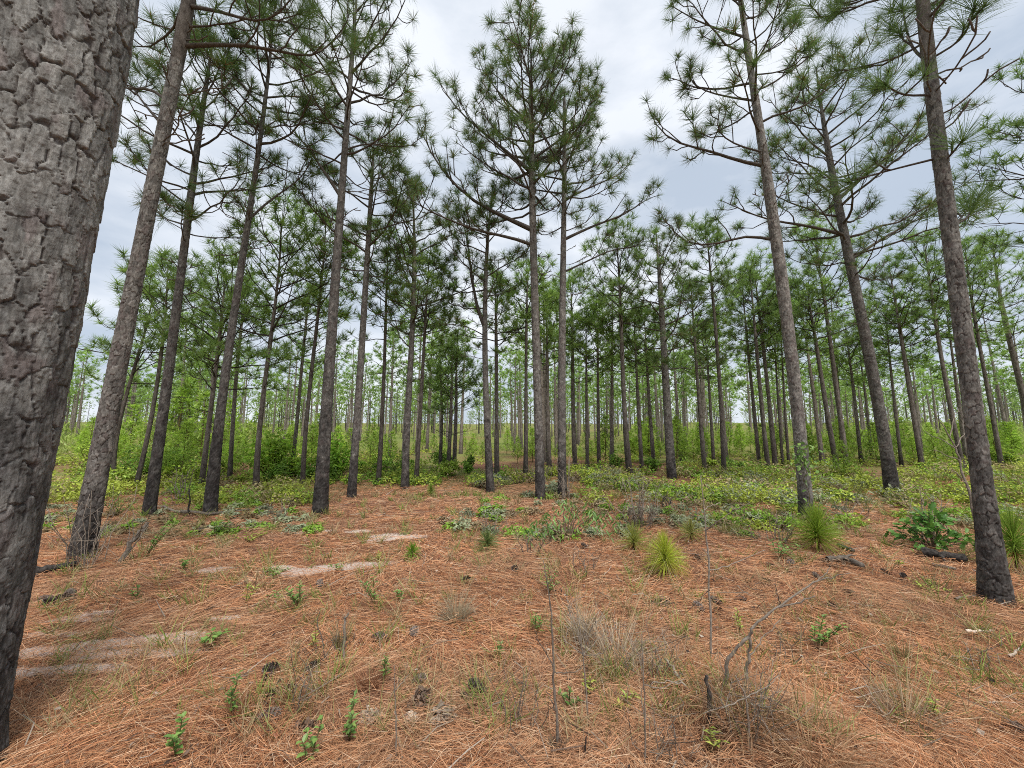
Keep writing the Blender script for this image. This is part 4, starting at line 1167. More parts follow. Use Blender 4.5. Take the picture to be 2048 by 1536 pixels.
# ------------------------------------------------------------------ grass stage pine seedlings
def seedling(label, u, v, hpx, wpx, n, seed, col=(0.2, 0.28, 0.045), brown=0.12):
    rng = np.random.default_rng(seed)
    p = at(u, v); s_ = p[1] / F; h = hpx * s_; w = wpx * s_ * 0.5
    root = thing('pine_seedling', label, 'pine seedling', tuple(p), 'young pines like tufts of long grass')
    g = Geo()
    vv, t, q = tube(np.array([[0, 0, -0.02], [0, 0, h * 0.25], [0.005, 0, h * 0.52]]), [0.016, 0.016, 0.010], 6); g.add(vv, t, q, np.array([0.6, 0.5, 0.35]))
    link('stem', g.mesh('stem', M_STEM, True), root)
    gn = Geo()
    t_ = rng.random(n); th = np.radians(np.interp(t_, [0, 0.3, 0.72, 1], [98, 74, 40, 5]) + rng.normal(size=n) * 12); ph = rng.uniform(0, 6.28, n)
    d = np.stack([np.sin(th) * np.cos(ph), np.sin(th) * np.sin(ph), np.cos(th)], -1); d[:, :2] += rng.normal(size=2) * 0.1; d = unit(d)
    b = np.zeros((n, 3)); b[:, 2] = h * (0.2 + 0.3 * t_)
    ln = rng.uniform(0.85, 1.1, n) * np.interp(t_, [0, 0.3, 0.7, 1], [w * 0.95, w * 1.12, max(w, h * 0.5) * 1.02, h * 0.52])
    bend = np.zeros((n, 3)); bend[:, 2] = -ln * np.interp(t_, [0, 0.4, 0.8, 1], [0.3, 0.34, 0.12, 0.0])
    b[:, 2] = np.maximum(b[:, 2], 0.02)
    vv, t, q, m = ribbons(b, d, ln, np.full(n, 0.0046) * max(0.8, p[1] / 4.5), bend, rng, 3)
    vv[:, 2] = np.maximum(vv[:, 2], 0.006)
    c = np.array(col) * rng.uniform(0.65, 1.3, (n, 1))
    dry = (t_ < 0.26) & (rng.random(n) < 0.15 + brown * 2); c[dry] = np.array((0.36, 0.24, 0.09)) * rng.uniform(0.8, 1.2, (dry.sum(), 1))
    gn.add(vv, t, q, np.repeat(c, m, 0))
    link('needles', gn.mesh('needles', M_NEEDLE), root)
seedling('biggest pine seedling, a green brush at the foot of the vine clad pine', 1638, 1104, 96, 104, 900, 51, (0.32, 0.46, 0.06))
seedling('yellow green pine seedling like a fountain of grass, alone on the straw', 1333, 1150, 86, 92, 700, 52, (0.44, 0.52, 0.07))
seedling('tiny vivid green pine seedling beside the bare sand', 824, 1118, 36, 40, 220, 53, (0.22, 0.42, 0.04))
seedling('drooping pine seedling half hidden by the rough barked pine', 2036, 1142, 130, 140, 700, 54, (0.2, 0.32, 0.05))
seedling('low pine seedling with half brown needles next to the solitary one', 1268, 1105, 60, 76, 320, 55, (0.3, 0.34, 0.08), 0.2)
seedling('low pale grassy pine seedling between the solitary one and the thin grey sapling', 1383, 1082, 44, 60, 240, 56, (0.34, 0.36, 0.1), 0.2)
seedling('small dull green pine seedling among the sparse dry stems', 975, 1100, 38, 66, 300, 57, (0.2, 0.28, 0.09), 0.1)
seedling('small upright pine seedling on the straw near the pines in front of the thicket', 863, 992, 28, 22, 160, 58, (0.24, 0.36, 0.06))

# ------------------------------------------------------------------ bushes whose leaves one can pick out
def leaf_mesh(name, ln, w, col, segs=3, fold=0.2, droop=0.2):
    t = np.linspace(0, 1, segs + 1); half = np.sin(np.clip(t * 1.02, 0, 1) * math.pi) ** 0.8 * w * 0.5; half[0] = w * 0.05; half[-1] = w * 0.02
    mid = np.stack([np.zeros_like(t), ln * t, -droop * ln * t * t], -1)
    l = mid + np.stack([-half, np.zeros_like(t), half * fold * 2], -1); r = mid + np.stack([half, np.zeros_like(t), half * fold * 2], -1)
    v = np.concatenate([l, mid, r]); n = segs + 1
    q = [[i, i + 1, n + i + 1, n + i] for i in range(segs)] + [[n + i, n + i + 1, 2 * n + i + 1, 2 * n + i] for i in range(segs)]
    return make_mesh(name, v, None, np.array(q)[:, ::-1], np.tile(np.array(col, np.float32), (len(v), 1)), M_LEAF, False)

def lobed_leaf(name, ln, col):
    """oak leaf outline: lobes each side of a midrib"""
    g = Geo()
    prof = [(0, 0.02), (0.12, 0.05), (0.25, 0.2), (0.36, 0.1), (0.52, 0.28), (0.64, 0.13), (0.8, 0.24), (0.92, 0.1), (1.0, 0.01)]
    y = np.array([a for a, b in prof]) * ln; hw = np.array([b for a, b in prof]) * ln
    mid = np.stack([0 * y, y, -0.12 * y * y / ln], -1)
    l = mid + np.stack([-hw, 0 * y, hw * 0.2], -1); r = mid + np.stack([hw, 0 * y, hw * 0.2], -1)
    v = np.concatenate([l, mid, r]); n = len(y)
    q = [[i, i + 1, n + i + 1, n + i] for i in range(n - 1)] + [[n + i, n + i + 1, 2 * n + i + 1, 2 * n + i] for i in range(n - 1)]
    return make_mesh(name, v, None, np.array(q)[:, ::-1], np.tile(np.array(col, np.float32), (len(v), 1)), M_LEAF, False)

def put_leaf(me, parent, pos, axis, normal, s):
    o = link('leaf', me, parent)
    y = Vector(axis).normalized(); z = Vector(normal); z = (z - y * z.dot(y))
    z = z.normalized() if z.length > 1e-4 else y.orthogonal().normalized()
    x = y.cross(z)
    m = Matrix((x, y, z)).transposed()
    o.matrix_local = Matrix.LocRotScale(Vector(pos), m.to_quaternion(), Vector((s, s, s)))

OAK = [lobed_leaf('leaf', 0.12, c) for c in ((0.11, 0.25, 0.045), (0.15, 0.32, 0.06), (0.08, 0.19, 0.035))]
LANCE = [leaf_mesh('leaf', 0.12, 0.03, c, 3, 0.15, 0.35) for c in ((0.2, 0.36, 0.1), (0.26, 0.43, 0.13), (0.14, 0.28, 0.07))]
SPRIG = [leaf_mesh('leaf', 0.042, 0.018, c, 2, 0.25, 0.15) for c in ((0.17, 0.29, 0.07), (0.24, 0.36, 0.1), (0.13, 0.24, 0.06))]
SPRIG_Y = [leaf_mesh('leaf', 0.045, 0.016, c, 2, 0.25, 0.15) for c in ((0.42, 0.48, 0.1), (0.32, 0.4, 0.07))]
ROUND = [leaf_mesh('leaf', 0.04, 0.027, c, 3, 0.2, 0.1) for c in ((0.17, 0.31, 0.07), (0.23, 0.37, 0.095))]

def oak_bush():
    rng = np.random.default_rng(61)
    p = at(1868, 1098); s_ = p[1] / F
    root = thing('leafy_shrub', 'dark green oak bush with lobed leaves beside the rough barked pine', 'shrub', tuple(p))
    g = Geo(); leaf_spots = []
    for k in range(26):
        e = np.array([rng.normal() * 0.24, rng.normal() * 0.2, rng.uniform(0.12, 0.62)])
        e[2] *= 1 - 0.5 * min(1, abs(e[0]) / 0.6)
        m = np.array([e * [0.05, 0.05, 0], e * [0.4, 0.4, 0.5], e * [0.8, 0.8, 0.9], e])
        v, t, q = tube(m, [0.009, 0.007, 0.005, 0.003], 4); g.add(v, t, q, np.array([0.8, 0.7, 0.6]))
        for j in range(11):
            tt = rng.uniform(0.45, 1.05); b = np.array([np.interp(tt, [0, .33, .66, 1], m[:, i]) for i in range(3)]) + rng.normal(size=3) * 0.03
            leaf_spots.append((b, unit(np.array([e[0], e[1], 0.1]) + rng.normal(size=3) * 0.5 * np.linalg.norm(e))))
    m = np.array([[0.1, 0, 0.1], [0.3, -0.1, 0.16], [0.48, -0.15, 0.08], [0.6, -0.16, 0.02]])
    v, t, q = tube(m, [0.007, 0.006, 0.005, 0.003], 4); g.add(v, t, q, np.array([0.8, 0.7, 0.6]))
    link('stem', g.mesh('stem', M_DEAD, True), root)
    for j in range(14):
        tt = rng.random(); b = np.array([np.interp(tt, [0, .33, .66, 1], m[:, i]) for i in range(3)]) + rng.normal(size=3) * 0.03; b[2] = max(b[2], 0.03)
        leaf_spots.append((b, rng.normal(size=3) + [0.6, -0.3, 0]))
    for (b, ax) in leaf_spots:
        put_leaf(OAK[rng.integers(3)], root, b, ax, rng.normal(size=3) * 0.45 + [0, -0.35, 1], rng.uniform(0.6, 1.05))
oak_bush()

def drooping_bush():
    rng = np.random.default_rng(62)
    p = at(1130, 1078); s_ = p[1] / F
    root = thing('leafy_shrub', 'spreading sumac bush with hanging narrow leaves, in front of the twin pines', 'shrub', tuple(p))
    g = Geo()
    # crown pieces as seen: left clump low, middle high, right clump
    tops = [(-46, 40), (-30, 52), (-60, 30), (-6, 72), (20, 70), (36, 56), (60, 48), (80, 58), (92, 42), (4, 60), (50, 64), (-40, 24)]
    st = []
    for (dx, dz) in tops:
        e = np.array([dx * s_, rng.normal() * 0.16, dz * s_])
        m = np.array([[dx * s_ * 0.15, 0, 0], e * [0.35, 0.4, 0.55], e * [0.75, 0.8, 0.95], e])
        v, t, q = tube(m, [0.012, 0.009, 0.006, 0.004], 4); g.add(v, t, q, np.array([0.85, 0.75, 0.65])); st.append(m)
    link('stem', g.mesh('stem', M_DEAD, True), root)
    for m in st:
        for b in range(5):
            az = rng.uniform(0, 6.28); rl = rng.uniform(0.16, 0.3)
            r0 = m[-1] + rng.normal(size=3) * 0.05
            for j in range(5):
                f = (j + 1) / 5
                q0 = r0 + np.array([math.cos(az), math.sin(az), 0]) * rl * f + np.array([0, 0, -0.18 * f * f])
                sd = (-1) ** j
                ax = np.array([math.cos(az) * 0.5 - sd * math.sin(az) * 0.6, math.sin(az) * 0.5 + sd * math.cos(az) * 0.6, -0.6])
                put_leaf(LANCE[rng.integers(3)], root, q0, ax, np.array([math.cos(az), math.sin(az), 0.6]), rng.uniform(0.55, 0.85))
drooping_bush()

def sprig(label, u, v, hpx, leaf, n, seed, stems=1, lean=0.0, wide=0.25, size=1.0, name='leafy_sprig', cat='small plant', alive=True):
    """a small upright plant: thin stems with leaves set round them"""
    rng = np.random.default_rng(seed)
    p = at(u, v); h = hpx * p[1] / F
    root = thing(name, label, cat, tuple(p), 'small green plants on the pine straw')
    g = Geo(); L_ = []
    for k in range(stems):
        a = rng.uniform(0, 6.28); e = np.array([math.cos(a) * h * wide * (k > 0) + lean * h, math.sin(a) * h * wide * (k > 0), h * (1 if k == 0 else rng.uniform(0.6, 0.95))])
        m = np.array([[0, 0, -0.01], e * [0.3, 0.3, 0.4] + rng.normal(size=3) * 0.01, e * [0.7, 0.7, 0.75], e])
        v_, t, q = tube(m, np.array([0.0035, 0.003, 0.0025, 0.0015]) * max(1, p[1] / 4), 4); g.add(v_, t, q, np.array([1, 1, 0.8]))
        for j in range(n // stems):
            tt = 0.25 + 0.75 * (j + 0.5) / (n // stems); b = np.array([np.interp(tt, [0, .33, .66, 1], m[:, i]) for i in range(3)])
            ph = j * 2.4 + rng.normal() * 0.3
            L_.append((b, np.array([math.cos(ph), math.sin(ph), rng.uniform(0.1, 0.9)]), rng.uniform(0.7, 1.2) * (1.2 - 0.4 * tt)))
    link('stem', g.mesh('stem', M_STEM, True), root)
    for (b, ax, s_) in L_:
        put_leaf(leaf[rng.integers(len(leaf))], root, b, ax, np.array([-ax[0] * ax[2], -ax[1] * ax[2], 1.0]), s_ * size)

sprig('bright green sprig with many small leaves, by the pale weathered wood chips', 700, 1488, 80, SPRIG, 48, 301, 4, 0.05, 0.4, 1.0)
sprig('upright pale green sprig in a hollow of dry needles', 466, 1438, 76, SPRIG, 34, 302, 2, 0.02, 0.1, 0.95)
sprig('little round leaved plant nearest the huge trunk at the bottom edge', 352, 1524, 76, ROUND, 26, 303, 2, 0.05, 0.3, 1.0)
sprig('round leaved sprig cut by the bottom edge below the bright green sprig', 622, 1534, 84, ROUND, 26, 304, 3, 0.2, 0.4, 1.0)
sprig('bushy many stemmed green plant on the straw below the long sand strip', 600, 1216, 46, SPRIG, 60, 305, 5, -0.1, 0.5, 1.25)
sprig('tall narrow green plant on the straw between the sand strip and the dry bunch grass', 752, 1216, 60, SPRIG, 50, 306, 3, -0.15, 0.35, 1.1)
sprig('tiny dark green plant near the dry bunch grass', 795, 1207, 24, ROUND, 16, 307, 2, 0, 0.3, 1.1)
sprig('low green plant beside the bushy many stemmed one', 552, 1202, 18, SPRIG, 24, 308, 4, 0, 0.9, 1.1)
sprig('thin yellowish plant leaning over the straw near a dark twig', 488, 1214, 42, SPRIG_Y, 24, 309, 2, 0.15, 0.3, 1.2)
sprig('small bright plant at the end of the near sand strip', 412, 1296, 30, ROUND, 30, 310, 4, 0.3, 0.8, 1.2)
sprig('pale slender sprig behind the loose mound of needles', 766, 1372, 50, SPRIG, 24, 311, 1, 0.05, 0.1, 0.9)
sprig('yellowish sprig in the heap of dry needles', 630, 1300, 34, SPRIG_Y, 16, 312, 2, 0, 0.3, 0.9)
sprig('grey green plant among dead stems near the bottom centre seedling', 1098, 1190, 52, SPRIG, 56, 313, 5, 0, 0.5, 1.0)
sprig('dark green sprig standing by the tall dead stem', 1072, 1272, 40, SPRIG, 26, 314, 2, 0, 0.3, 1.1)
sprig('green sprouting plant beside the bent grey sapling', 1632, 1298, 60, ROUND, 70, 315, 5, 0.35, 0.45, 0.95)
sprig('thin yellow green sprig rising behind the bent grey sapling', 1478, 1272, 48, SPRIG_Y, 26, 316, 2, 0, 0.15, 0.9)
sprig('flat yellow green plant on open straw in front of the rough barked pine', 1866, 1186, 22, SPRIG_Y, 44, 317, 6, 0, 1.4, 1.1)
sprig('solitary yellow topped seedling on open straw', 1800, 1136, 14, SPRIG_Y, 12, 318, 2, 0, 0.5, 1.2)
sprig('yellow leaved sprout between the tall dead stem and the dry tuft', 1182, 1396, 34, SPRIG_Y, 22, 319, 3, 0, 0.6, 0.9)
sprig('green leaves low behind the tall dead stem', 1136, 1428, 46, SPRIG, 26, 320, 3, 0.1, 0.4, 1.0)
sprig('pale leaved sprout beneath a fallen twig', 1245, 1424, 30, SPRIG_Y, 24, 321, 3, 0.3, 0.7, 1.0)
sprig('yellow green shoots under the heap of dry grass', 1420, 1510, 40, SPRIG_Y, 26, 322, 4, 0.1, 0.5, 0.9)
sprig('yellow shoots in the trampled straw beside the dry tuft', 1872, 1446, 40, SPRIG_Y, 20, 323, 3, 0.1, 0.4, 0.9)
sprig('bright green sprig on straw near the slanting dead stump', 362, 1146, 26, ROUND, 26, 324, 3, 0, 0.4, 1.2)
sprig('small green plant at the edge of the straw under the tilting pines', 428, 1074, 34, SPRIG, 60, 325, 6, 0.1, 0.6, 1.6)
sprig('bright low plants spreading on the straw below the tilting pines', 492, 1086, 20, SPRIG_Y, 60, 326, 7, 0, 1.8, 1.5)
sprig('pale feathery plant leaning from the slanting dead stump', 288, 1120, 92, SPRIG, 90, 327, 3, 0.62, 0.15, 1.3)
sprig('dull green plant in thin straw above the yellowish plant', 272, 1208, 34, SPRIG, 22, 328, 2, 0, 0.3, 1.1)
sprig('narrow green plant at the foot of the leaning pine', 182, 1104, 58, ROUND, 40, 329, 2, 0.06, 0.2, 1.5)
sprig('round dark bush on the straw beneath the thicket near the leaning pine', 232, 1034, 44, SPRIG, 90, 330, 7, 0, 0.6, 1.7)
sprig('low green drooping plant lying by the thin grey sapling', 1560, 1118, 36, LANCE, 60, 331, 6, 0.3, 0.7, 0.7)
sprig('low sprawling green plant on the sand strip', 672, 1140, 10, SPRIG, 26, 332, 5, 0, 2.0, 1.2)
sprig('low sprawling plant where the sand strip begins', 552, 1152, 16, SPRIG, 40, 333, 6, 0, 1.8, 1.3)
sprig('small yellow sprout at the tip of the sand strip', 757, 1124, 18, SPRIG_Y, 14, 334, 2, 0, 0.4, 1.2)
sprig('small green shoot on the straw in front of the dry bunch grass', 1002, 1312, 24, SPRIG, 16, 335, 3, 0, 0.5, 1.0)

# ------------------------------------------------------------------ dry tufts, dead saplings, sticks
def bunch(label, u, v, hpx, wpx, n, seed, col=(0.42, 0.33, 0.21), tall=0):
    flat = 1.9 if wpx > 115 else 1.0
    rng = np.random.default_rng(seed)
    p = at(u, v); s_ = p[1] / F; h = hpx * s_; w = wpx * s_ * 0.5
    g = Geo()
    a = rng.uniform(0, 6.28, n); tl = np.abs(rng.normal(size=n)) * 0.42 * flat
    d = unit(np.stack([np.cos(a) * tl * w / h * 1.6, np.sin(a) * tl * w / h * 1.6, np.ones(n)], -1))
    b = np.stack([np.cos(a), np.sin(a), 0 * a], -1) * (w * 0.25 * np.sqrt(rng.random(n)))[:, None]; b *= flat; b[:, 2] = -0.01
    ln = h * rng.uniform(0.4, 1.15, n)
    bend = np.stack([np.cos(a), np.sin(a), -0.8 + 0 * a], -1) * (ln * rng.uniform(0.05, 0.5, n))[:, None]
    vv, t, q, m = ribbons(b, d, ln, np.full(n, 0.0035), bend, rng, 3); vv[:, 2] = np.maximum(vv[:, 2], 0.0)
    c = np.array(col) * rng.uniform(0.55, 1.3, (n, 1)); g.add(vv, t, q, np.repeat(c, m, 0))
    if tall:
        a = rng.uniform(0, 6.28, tall); d = unit(np.stack([np.cos(a) * 0.25 + 0.1, np.sin(a) * 0.25, np.ones(tall)], -1)); ln = h * rng.uniform(1.4, 2.6, tall)
        vv, t, q, m = ribbons(np.zeros((tall, 3)), d, ln, np.full(tall, 0.003), d * [1, 1, 0] * (ln * 0.4)[:, None], rng, 4)
        g.add(vv, t, q, np.repeat(np.array([(0.55, 0.42, 0.25)]) * rng.uniform(0.8, 1.1, (tall, 1)), m, 0))
    o = link('grass_tuft', g.mesh('grass_tuft', M_DRY), None, tuple(p))
    tag(o, label, 'dry grass', 'dry tufts of grass on the straw')
bunch('grey bunch grass tuft with tall seed stalks, alone on the straw', 912, 1246, 64, 90, 300, 401, (0.46, 0.39, 0.26), 14)
bunch('pale dry tuft of fine twiggy grass by the tall dead stem', 1165, 1282, 80, 90, 260, 402, (0.56, 0.47, 0.34), 14)
bunch('matted tan tuft lying on trampled straw near the bottom edge', 1812, 1448, 70, 130, 320, 403, (0.5, 0.37, 0.25), 10)
bunch('bleached dry tuft in front of the bent grey sapling', 1235, 1325, 90, 130, 300, 404, (0.54, 0.45, 0.32), 12)
bunch('brown grass heap at the foot of the bent grey sapling', 1500, 1430, 70, 190, 460, 405, (0.44, 0.28, 0.17), 8)
bunch('dark drooping tuft around the base of the tall dead stem', 1115, 1502, 34, 60, 130, 406, (0.24, 0.18, 0.13))
bunch('rusty heap of drooping needles over a hollow', 738, 1372, 44, 86, 220, 407, (0.4, 0.2, 0.11))
bunch('rusty tuft of needles around the upright pale green sprig', 470, 1440, 56, 60, 140, 408, (0.42, 0.22, 0.12))
bunch('tangled brown heap cut by the bottom edge', 1620, 1505, 80, 230, 520, 409, (0.46, 0.3, 0.18), 8)
bunch('thin tan tuft standing among the dead stems', 680, 1300, 70, 50, 90, 410, (0.3, 0.24, 0.13), 4)
bunch('yellowing grass tuft on open straw past the sprouting plant', 1808, 1322, 46, 44, 120, 411, (0.3, 0.26, 0.12), 2)
bunch('dark thatch of needles below the yellowish sprig', 625, 1330, 26, 60, 130, 412, (0.26, 0.19, 0.11))
bunch('bare dry clump in the straw before the leaning pine', 330, 1078, 44, 150, 200, 413, (0.38, 0.27, 0.17), 8)
bunch('tan grass clump at the edge of the green undergrowth', 1690, 1058, 26, 70, 150, 414, (0.42, 0.36, 0.18), 5)

def px_path(line, y0, dy):
    """points of a stick: image positions on planes from y0 to y0+dy"""
    n = len(line)
    P = np.array([onplane(u, v, y0 + dy * k / max(1, n - 1))[0] for k, (u, v) in enumerate(line)])
    return P

def wood(name, label, cat, paths, mat, tint=1.0, sides=6, group=None, jitter=0.0, seed=1, ground_first=True):
    """paths: [(line of (u,v), widths px at start and end, dy)], the first starts on the ground at its first point; later ones start at the nearest point of the first"""
    rng = np.random.default_rng(seed)
    b = at(*paths[0][0][0]); y0 = b[1]
    root = thing(name, label, cat, tuple(b), group)
    main = None
    for k, (line, w, dy) in enumerate(paths):
        P = px_path(line, y0, dy)
        if k == 0: P[0] = b; main = P
        P = P - b
        if k > 0:
            P[0] = (main - b)[np.argmin(np.linalg.norm(main - b - P[0], axis=1))] if np.min(np.linalg.norm(main - b - P[0], axis=1)) < 0.08 else P[0]
        if P[0, 2] < 0.03: P[0, 2] -= 0.03
        n = 4 * (len(P) - 1) + 1
        ti = np.linspace(0, len(P) - 1, n); Q = np.stack([np.interp(ti, np.arange(len(P)), P[:, i]) for i in range(3)], -1)
        for _ in range(2): Q[1:-1] = (Q[:-2] + 2 * Q[1:-1] + Q[2:]) / 4
        Q[1:-1] += rng.normal(size=(n - 2, 3)) * jitter * 1.5 * y0 / F
        r = np.linspace(w[0], w[1], n) * 0.29 * y0 / F * (1 + rng.normal(size=n) * 0.10)
        v, t, q = tube(Q, np.maximum(r, 0.0012), sides)
        g = Geo(); g.add(v, t, q, np.array([1.0, 1.0, 1.0]) * tint)
        link('stem' if k == 0 else 'twig', g.mesh('stem', mat, True), root)
    return root

wood('dead_sapling', 'bent grey dead sapling forking over the straw', 'dead sapling',
     [([(1453, 1384), (1452, 1330), (1466, 1302), (1499, 1272), (1503, 1255), (1553, 1215), (1600, 1183), (1635, 1162)], (12, 4), -0.15),
      ([(1490, 1376), (1493, 1340), (1500, 1300), (1499, 1275)], (10, 9), -0.05), ([(1553, 1215), (1590, 1208), (1630, 1192)], (6, 4), -0.1),
      ([(1635, 1162), (1655, 1142), (1660, 1135)], (4, 2), 0.0), ([(1635, 1162), (1670, 1152), (1700, 1146)], (4, 2), -0.1), ([(1557, 1212), (1556, 1185), (1548, 1168)], (4, 2), -0.1),
      ([(1500, 1310), (1525, 1280), (1560, 1240)], (4, 2), 0.1)], M_DEAD, 0.75, 7, None, 0.9, 71)
wood('dead_sapling', 'tall thin grey dead stem with side twigs standing in the straw', 'dead sapling',
     [([(1423, 1330), (1421, 1230), (1418, 1140), (1412, 1060), (1405, 985), (1402, 950)], (8, 2.5), 0.1), ([(1418, 1150), (1455, 1135), (1490, 1115), (1530, 1100)], (4, 2), 0.2),
      ([(1412, 1062), (1440, 1040), (1470, 1020), (1500, 1005)], (4, 2), -0.2), ([(1408, 1020), (1425, 1010), (1440, 1005)], (3, 2), 0.1), ([(1420, 1180), (1400, 1200), (1372, 1225)], (3, 1.5), 0.2),
      ([(1416, 1110), (1402, 1095)], (3, 1.5), 0.1)], M_DEAD, 0.85, 6, None, 0.7, 72)
wood('dead_sapling', 'charred thin dead stem standing near the bottom edge', 'dead sapling',
     [([(1117, 1498), (1112, 1420), (1107, 1340), (1104, 1250), (1095, 1170), (1086, 1120)], (11, 2.5), 0.0), ([(1112, 1370), (1135, 1350), (1165, 1335)], (4, 2), 0.1), ([(1106, 1310), (1080, 1285), (1068, 1260)], (4, 1.5), -0.1),
      ([(1100, 1190), (1104, 1160), (1102, 1140)], (3, 1.5), 0), ([(1114, 1420), (1100, 1395), (1092, 1380)], (4, 2), 0.05)], M_DEAD, 0.55, 6, None, 0.9, 73)
wood('dead_sapling', 'slim brown dead stem with whorled pale twigs', 'dead sapling',
     [([(1178, 1450), (1172, 1380), (1166, 1310), (1158, 1240)], (6, 3), 0.0), ([(1167, 1300), (1190, 1285), (1210, 1270)], (3, 1.5), 0.1), ([(1167, 1310), (1140, 1290), (1125, 1270)], (3, 1.5), 0.1), ([(1166, 1290), (1180, 1260), (1195, 1225)], (3, 1.5), -0.1), ([(1166, 1285), (1150, 1255), (1140, 1225)], (3, 1.5), 0.05),
      ([(1168, 1330), (1200, 1310), (1225, 1290)], (3, 1.5), -0.05)], M_DEAD, 0.8, 5, None, 0.7, 74)
wood('dead_sapling', 'branching dead stem of many crossing twigs by the charred stub', 'dead sapling',
     [([(1500, 1500), (1497, 1450), (1494, 1395), (1470, 1350)], (9, 3), 0.0), ([(1495, 1395), (1530, 1375), (1560, 1350)], (4, 2), 0.1), ([(1495, 1400), (1460, 1410), (1405, 1428)], (4, 2), 0.0), ([(1497, 1440), (1520, 1420), (1545, 1412)], (3, 1.5), -0.1), ([(1494, 1398), (1478, 1392), (1462, 1388)], (3, 1.5), 0.1),
      ([(1496, 1430), (1470, 1440), (1450, 1448)], (3, 1.5), 0.1), ([(1495, 1398), (1512, 1395), (1530, 1397)], (3, 1.5), -0.1)], M_DEAD, 0.85, 5, None, 0.7, 75)
wood('dead_sapling', 'straight thin dead stem rising from the fallen grey stick', 'dead sapling',
     [([(1290, 1536), (1291, 1450), (1287, 1370), (1284, 1270)], (7, 3), 0.0), ([(1289, 1400), (1320, 1378), (1370, 1358)], (4, 2), 0.1), ([(1290, 1420), (1280, 1390), (1284, 1372)], (3, 1.5), 0.0)], M_DEAD, 0.7, 5, None, 0.6, 76)
wood('dead_sapling', 'slender dead stem beside the bright green sprig', 'dead sapling',
     [([(793, 1530), (793, 1450), (790, 1380), (788, 1330)], (6, 2), 0.0), ([(792, 1385), (805, 1365), (818, 1350)], (3, 1.5), 0.05)], M_DEAD, 0.7, 5, None, 0.6, 77)
wood('dead_sapling', 'dark thin stem with drooping tip by the cluster of twigs', 'dead sapling',
     [([(652, 1318), (645, 1280), (632, 1250), (640, 1222)], (4, 2), 0.0)], M_DEAD, 0.45, 5, None, 0.5, 78)
wood('dead_sapling', 'lichen grey stub stem wrapped in dry grass', 'dead sapling',
     [([(688, 1330), (688, 1280), (690, 1240), (697, 1226)], (9, 7), 0.0)], M_DEAD, 0.8, 6, None, 0.8, 79)
wood('dead_sapling', 'pale dead sapling leaning towards the gap before the rough barked pine', 'dead sapling',
     [([(1952, 1060), (1942, 1000), (1925, 940), (1912, 895), (1890, 855), (1870, 825)], (10, 2), 0.3), ([(1914, 900), (1885, 880), (1850, 862)], (4, 2), 0.3), ([(1920, 925), (1895, 910), (1865, 900)], (4, 1.5), 0.1), ([(1900, 872), (1905, 840), (1915, 815)], (4, 1.5), 0.3), ([(1912, 895), (1930, 870), (1940, 850)], (4, 1.5), 0.2),
      ([(1932, 965), (1910, 945), (1880, 935)], (4, 1.5), 0.1)], M_DEAD, 0.7, 6, None, 0.9, 80)
wood('charred_stick', 'short black stub standing upright in the straw beside the bent sapling', 'charred stick',
     [([(1420, 1450), (1418, 1400), (1414, 1352)], (17, 11), 0.0)], M_CHAR, 1.6, 7, None, 1.2, 81)
wood('charred_stick', 'black burnt stick standing upright before the tilting pines', 'charred stick',
     [([(376, 1032), (380, 1005), (379, 978)], (6, 4), 0.0)], M_CHAR, 1.0, 6, None, 0.5, 82)
wood('charred_stick', 'small black peg of burnt stem near the bottom edge', 'charred stick',
     [([(1168, 1515), (1171, 1490), (1173, 1472)], (6, 4), 0.0)], M_CHAR, 1.0, 5, None, 0.3, 83)
wood('dead_stump', 'slanting rotten stump of a dead sapling with fine twigs', 'dead stump',
     [([(236, 1130), (256, 1095), (280, 1062), (295, 1045)], (17, 9), 0.25), ([(248, 1122), (275, 1085), (297, 1050)], (4, 3), 0.2), ([(262, 1085), (268, 1055), (265, 1020)], (3, 1.5), 0.1), ([(270, 1075), (290, 1050), (302, 1020)], (3, 1.5), -0.1), ([(256, 1095), (258, 1060), (256, 1030)], (2.5, 1.2), 0.2)], M_DEAD, 0.5, 7, None, 1.2, 84)
wood('fallen_stick', 'pale weathered branch slanting across the straw to the black stub', 'fallen stick',
     [([(1400, 1412), (1378, 1380), (1350, 1340), (1330, 1318)], (11, 8), 0.35), ([(1372, 1372), (1340, 1362), (1300, 1372)], (5, 3), 0.1), ([(1388, 1400), (1392, 1380)], (4, 2), 0.0), ([(1366, 1350), (1356, 1352), (1345, 1346)], (4, 2), 0.1)], M_DEAD, 1.1, 6, None, 1.0, 85)
